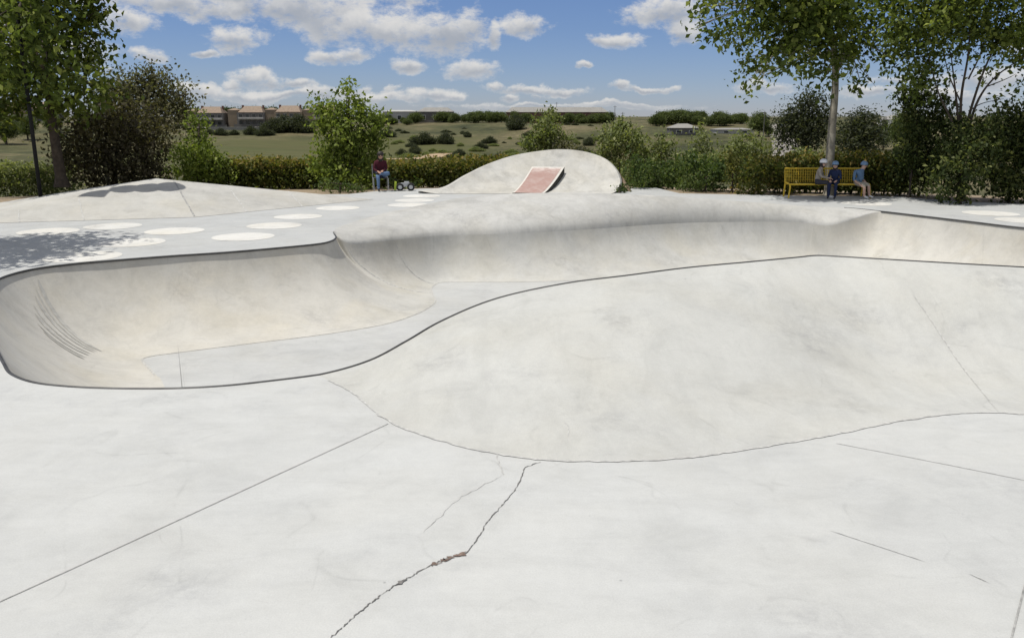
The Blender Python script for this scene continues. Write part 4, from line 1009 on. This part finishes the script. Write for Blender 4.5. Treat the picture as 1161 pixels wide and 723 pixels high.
person('person in a maroon hoodie and blue jeans sitting with one leg crossed by the hedge', pl, R(180 + 14), 1.0,
       seated(.45, .16, kneeL=(-.25, .43, .62), ankL=(.10, .50, .60), handL=(-.05, .42, .70), handR=(.12, .38, .68), headf=.06), {}, [M['maroon'], M['denim'], SKIN, M['dshoe']], True)
# folding chair under them
M['alu'] = plain('chair_metal', (.42, .43, .44), .35, .7, .1, 9); M['canvas'] = cloth('chair_canvas', (.06, .06, .07))
ch = thing('folding_chair', pl, 'light metal folding chair under the person in the maroon hoodie', 'chair', None, R(180 + 14))
MB().box((0, -.02, .435), (.46, .42, .025)).build('seat', M['canvas'], ch, local=True)
MB().box((0, -.26, .72), (.46, .025, .30)).build('backrest', M['canvas'], ch, local=True)
for s in (-1, 1):
    MB().tube([(s * .25, .2, 0), (s * .25, .16, .42), (s * .25, -.25, .44), (s * .25, -.27, .9)], .013, 8).build('side_frame', M['alu'], ch, local=True)
    MB().tube([(s * .25, -.24, 0), (s * .25, -.22, .44)], .013, 8).build('leg', M['alu'], ch, local=True)
# toy buggy by the hedge
M['lime'] = plain('lime_plastic', (.50, .62, .05), .4, 0, .08, 6); M['wplast'] = plain('white_plastic', (.48, .49, .50), .4, 0, .06, 6)
bp_ = P(458, 217.2, 29.3); bp_[2] = 0
bg = thing('toy_buggy', bp_, 'white toy buggy with fat black wheels and a lime green fin', 'toy', None, R(8))
def wheel(x, y_, r_, w):
    mb = MB(); k = 18; prof = [(-w / 2, r_ * .55), (-w / 2, r_ * .9), (-w * .3, r_), (w * .3, r_), (w / 2, r_ * .9), (w / 2, r_ * .55)]; v = []
    for a_ in range(k):
        t = 2 * math.pi * a_ / k
        for (o_, q) in prof: v.append((x + q * math.cos(t), y_ + o_, r_ + q * math.sin(t)))
    f = [(a_ * 6 + j, a_ * 6 + j + 1, ((a_ + 1) % k) * 6 + j + 1, ((a_ + 1) % k) * 6 + j) for a_ in range(k) for j in range(5)]
    tyre = mb.add(v, f).build('wheel', M['rubber'], bg, True, True)
    MB().tube([(x, y_ - w * .42, r_), (x, y_ + w * .42, r_)], r_ * .56, 14).build('rim', M['wplast'], tyre, local=True)
for x in (-.13, .24):
    for y_ in (-.13, .13): wheel(x, y_, .13, .11)
mb = MB().box((.05, 0, .20), (.30, .16, .13)).box((.10, 0, .28), (.16, .14, .06)); mb.build('body', M['wplast'], bg, local=True)
MB().add([(-.34, -.05, .02), (-.26, -.05, .02), (-.24, -.05, .30), (-.31, -.05, .33), (-.34, .05, .02), (-.26, .05, .02), (-.24, .05, .30), (-.31, .05, .33)], [(0, 1, 2, 3), (7, 6, 5, 4), (0, 4, 5, 1), (1, 5, 6, 2), (2, 6, 7, 3), (3, 7, 4, 0)]).build('fin', M['lime'], bg, local=True)
MB().tube([(-.26, 0, .16), (-.1, 0, .19)], .03, 8).build('axle', M['lime'], bg, local=True)
# children on the bench
M['beige'] = cloth('beige_top', (.30, .27, .235)); M['navy'] = cloth('navy_cloth', (.022, .032, .075)); M['dgrey'] = cloth('dark_trousers', (.05, .05, .06)); M['lblue'] = cloth('light_blue_shirt', (.12, .20, .32)); M['cream'] = cloth('cream_shorts', (.42, .38, .31))
M['whel'] = plain('white_helmet', (.72, .72, .74), .35, 0, .05, 6); M['bhel'] = plain('blue_helmet', (.16, .26, .40), .5, 0, .05, 6)
gk = 'children on the yellow bench'
k1 = P(924, 224, 26.5); k1[2] = 0
person('child in a white helmet and beige top on the yellow bench turning right', k1, R(-118), .86, seated(.50, .12, look=(.2, 1), headf=.05, handL=(-.1, .42, .72), handR=(.1, .42, .74)), {}, [M['beige'], M['dgrey'], SKIN2, M['wshoe']], True, M['whel'], gk)
k2 = P(945, 224, 26.45); k2[2] = 0
person('child in a light blue helmet and navy clothes in the middle of the bench', k2, R(150), .80, seated(.53, .14, headf=.05), {}, [M['navy'], M['navy'], SKIN2, M['dgrey']], True, M['bhel'], gk)
k3 = P(970, 224, 26.55); k3[2] = 0
J3 = seated(.47, -.02, kneeL=(-.14, .40, .50), kneeR=(.14, .40, .48), ankL=(-.14, .46, .10), ankR=(.14, .44, .09), handL=(-.2, .30, .52), handR=(.25, .28, .52), headf=.0)
for k_, dx in (('belly', -.03), ('chest', -.08), ('neck', -.14), ('jaw', -.17), ('head', -.2)): J3[k_] = (J3[k_][0] + dx * 1.0, J3[k_][1] + .10, J3[k_][2] - (.03 if k_ in ('neck', 'jaw', 'head') else 0), *J3[k_][3:])
person('child in a light blue shirt and cream shorts at the right end of the bench', k3, R(-145), .84, J3, {'shin': 2, 'forearm': 2}, [M['lblue'], M['cream'], SKIN2, M['wshoe']], False, M['bhel'], gk)

# ------------------------------------------------------------------ light and sky
SUN = np.array([-.34, -.09, .935]); SUN /= np.linalg.norm(SUN)
sl = bpy.data.lights.new('sun', 'SUN'); sl.energy = 4.2; sl.angle = R(.5); sl.color = (1.0, .955, .88)
so = bpy.data.objects.new('sun', sl); COL.objects.link(so); so.rotation_euler = Vector(SUN).to_track_quat('Z', 'Y').to_euler(); so.location = (-20, 3, 40)
w = bpy.data.worlds.new('World'); S.world = w; w.use_nodes = True; nt = w.node_tree
bgn = nt.nodes['Background']; bgn.inputs['Strength'].default_value = .09
sky = N(nt, 'ShaderNodeTexSky'); sky.sky_type = 'NISHITA'; sky.sun_disc = False; sky.sun_elevation = math.asin(SUN[2]); sky.sun_rotation = math.atan2(SUN[0], SUN[1])
sky.altitude = 200; sky.air_density = 1.0; sky.dust_density = .15; sky.ozone_density = 3.0
tc = N(nt, 'ShaderNodeTexCoord'); sep = N(nt, 'ShaderNodeSeparateXYZ'); nt.links.new(tc.outputs['Generated'], sep.inputs[0])
def mth(op, a, b_=None, c_=None):
    n = N(nt, 'ShaderNodeMath', operation=op)
    for i, x in enumerate((a, b_, c_)):
        if x is None: continue
        if hasattr(x, 'is_linked'): nt.links.new(x, n.inputs[i])
        else: n.inputs[i].default_value = x
    return n.outputs[0]
az = mth('ARCTAN2', sep.outputs[0], sep.outputs[1])
hyp = mth('SQRT', mth('ADD', mth('MULTIPLY', sep.outputs[0], sep.outputs[0]), mth('MULTIPLY', sep.outputs[1], sep.outputs[1])))
el = mth('DIVIDE', sep.outputs[2], mth('MAXIMUM', hyp, .02))
cb = N(nt, 'ShaderNodeCombineXYZ'); nt.links.new(az, cb.inputs[0]); nt.links.new(el, cb.inputs[1])
def vm(op, a, b_):
    n = N(nt, 'ShaderNodeVectorMath', operation=op)
    for i, x in enumerate((a, b_)):
        if x is None: continue
        if hasattr(x, 'is_linked'): nt.links.new(x, n.inputs[i])
        else: n.inputs[i].default_value = x
    return n
cn = N(nt, 'ShaderNodeTexNoise'); cn.inputs['Scale'].default_value = 16; cn.inputs['Detail'].default_value = 5; cn.inputs['Roughness'].default_value = .6; nt.links.new(cb.outputs[0], cn.inputs['Vector'])
wp = vm('MULTIPLY', vm('SUBTRACT', cn.outputs['Color'], (.5, .5, .5)).outputs[0], (.055, .032, 0)).outputs[0]
pw = vm('ADD', cb.outputs[0], wp).outputs[0]
blobs = [(300, -8, 190, 22), (230, 8, 120, 12), (330, 12, 60, 22), (390, 22, 70, 30), (450, 34, 70, 28), (505, 45, 48, 26), (530, 30, 24, 20), (560, 40, 10, 20), (145, 28, 32, 15), (265, 43, 34, 17), (170, 66, 22, 9), (228, 60, 19, 5), (383, 63, 33, 10), (462, 75, 25, 9), (534, 81, 32, 12), (593, 29, 30, 13), (697, 46, 40, 9), (755, 15, 54, 18), (775, 38, 28, 16), (290, 88, 30, 12), (340, 96, 30, 7), (235, 104, 30, 10), (285, 107, 45, 8), (390, 102, 30, 6), (430, 108, 40, 8), (490, 106, 45, 8), (560, 98, 10, 5), (600, 101, 50, 6), (640, 104, 30, 5), (215, 98, 14, 7), (265, 96, 12, 7), (312, 92, 14, 8), (362, 104, 16, 6), (408, 98, 12, 6), (445, 100, 14, 5), (470, 112, 18, 5), (520, 108, 16, 6), (575, 110, 14, 5), (608, 108, 10, 4), (700, 97, 14, 7), (735, 100, 40, 4), (660, 76, 8, 4), (870, 100, 40, 7), (985, 104, 40, 7), (1130, 90, 60, 12), (1080, 108, 60, 8), (1020, 88, 30, 5), (330, 108, 120, 5), (640, 120, 160, 4), (700, 117, 60, 3), (60, 60, 60, 20), (-60, 20, 90, 30), (1230, 40, 70, 25), (660, -60, 120, 25), (1300, 90, 80, 12), (-150, 80, 90, 20)]
dens = None; wsum = None; lsum = None
for px, py, rx, ry in blobs:
    d = ray(px, py); ca, ce = math.atan2(d[0], d[1]), d[2] / math.hypot(d[0], d[1])
    q = vm('MULTIPLY', vm('SUBTRACT', pw, (ca, ce, 0)).outputs[0], (F / rx, F / ry, 0)).outputs[0]
    r2 = vm('DOT_PRODUCT', q, q).outputs['Value']; k = mth('SUBTRACT', 1.0, r2)
    sy = N(nt, 'ShaderNodeSeparateXYZ'); nt.links.new(q, sy.inputs[0])
    wk = mth('MAXIMUM', k, 0.0); lw = mth('MULTIPLY', wk, sy.outputs[1])
    dens = k if dens is None else mth('SMOOTH_MAX', dens, k, .25)
    wsum = wk if wsum is None else mth('ADD', wsum, wk); lsum = lw if lsum is None else mth('ADD', lsum, lw)
n2 = N(nt, 'ShaderNodeTexNoise'); n2.inputs['Scale'].default_value = 38; n2.inputs['Detail'].default_value = 7; n2.inputs['Roughness'].default_value = .68
sc2 = vm('MULTIPLY', cb.outputs[0], (1, 1.7, 1)).outputs[0]; nt.links.new(sc2, n2.inputs['Vector'])
dn = mth('ADD', mth('MAXIMUM', dens, -1.5), mth('MULTIPLY', mth('SUBTRACT', n2.outputs['Fac'], .5), 3.2))
mk = N(nt, 'ShaderNodeMapRange'); mk.interpolation_type = 'SMOOTHSTEP'; mk.inputs[1].default_value = -.12; mk.inputs[2].default_value = 1.05; nt.links.new(dn, mk.inputs[0])
ly = mth('DIVIDE', lsum, mth('MAXIMUM', wsum, .05))
sh = N(nt, 'ShaderNodeMapRange'); sh.interpolation_type = 'SMOOTHSTEP'; sh.inputs[1].default_value = -.45; sh.inputs[2].default_value = .55; nt.links.new(mth('ADD', ly, mth('MULTIPLY', mth('SUBTRACT', cn.outputs['Fac'], .5), 2.2)), sh.inputs[0])
thick = N(nt, 'ShaderNodeMapRange'); thick.inputs[1].default_value = -.1; thick.inputs[2].default_value = .9; nt.links.new(dens, thick.inputs[0])
dk = mth('MULTIPLY', mth('SUBTRACT', 1.0, sh.outputs[0]), thick.outputs[0])
CB = 8.0; SKYT = (.92, .93, 1.12, 1)
cc = N(nt, 'ShaderNodeMix', data_type='RGBA'); nt.links.new(dk, cc.inputs[0]); cc.inputs[6].default_value = (CB, CB * .985, CB * .96, 1); cc.inputs[7].default_value = (CB * .54, CB * .58, CB * .65, 1)
# unseen broken cloud added above and around the frame for brighter, neutral fill
n3 = N(nt, 'ShaderNodeTexNoise'); n3.inputs['Scale'].default_value = 2.6; n3.inputs['Detail'].default_value = 5; n3.inputs['Roughness'].default_value = .58
zc = N(nt, 'ShaderNodeCombineXYZ'); zz = mth('MAXIMUM', sep.outputs[2], .12)
nt.links.new(mth('DIVIDE', sep.outputs[0], zz), zc.inputs[0]); nt.links.new(mth('DIVIDE', sep.outputs[1], zz), zc.inputs[1])
n3.inputs['Scale'].default_value = .8; nt.links.new(zc.outputs[0], n3.inputs['Vector'])
ov = N(nt, 'ShaderNodeMapRange'); ov.interpolation_type = 'SMOOTHSTEP'; ov.inputs[1].default_value = .40; ov.inputs[2].default_value = .56; nt.links.new(n3.outputs['Fac'], ov.inputs[0])
hi = N(nt, 'ShaderNodeMapRange'); hi.inputs[1].default_value = .24; hi.inputs[2].default_value = .42; nt.links.new(el, hi.inputs[0])
bk = N(nt, 'ShaderNodeMapRange'); bk.inputs[1].default_value = .35; bk.inputs[2].default_value = 0; nt.links.new(sep.outputs[1], bk.inputs[0])
over = mth('MULTIPLY', ov.outputs[0], mth('MAXIMUM', hi.outputs[0], bk.outputs[0]))
# clouds thin out below the horizon
hz = N(nt, 'ShaderNodeMapRange'); hz.inputs[1].default_value = -.005; hz.inputs[2].default_value = .02; nt.links.new(el, hz.inputs[0])
fm = mth('MULTIPLY', mth('MULTIPLY', mth('MAXIMUM', mk.outputs[0], over), .95), hz.outputs[0])
fin = N(nt, 'ShaderNodeMix', data_type='RGBA'); nt.links.new(fm, fin.inputs[0]); tint = N(nt, 'ShaderNodeMix', data_type='RGBA', blend_type='MULTIPLY'); tint.inputs[0].default_value = 1; tr = ramp(nt, el, [(0.0, (.62, .69, 1.0)), (.10, (.58, .66, .93)), (.35, (.72, .78, .96))]); nt.links.new(tr, tint.inputs[7]); nt.links.new(sky.outputs[0], tint.inputs[6]); nt.links.new(tint.outputs[2], fin.inputs[6]); nt.links.new(cc.outputs[2], fin.inputs[7])
nt.links.new(fin.outputs[2], bgn.inputs['Color'])
S.cycles.max_bounces = 6; S.cycles.diffuse_bounces = 3; S.cycles.glossy_bounces = 2; S.cycles.transmission_bounces = 3; S.cycles.transparent_max_bounces = 4
w.cycles.sampling_method = 'MANUAL'; w.cycles.sample_map_resolution = 512
S.view_settings.view_transform = 'Standard'; S.view_settings.look = 'None'; S.view_settings.exposure = 0; S.view_settings.gamma = 1
S.render.resolution_x = 1024; S.render.resolution_y = 637
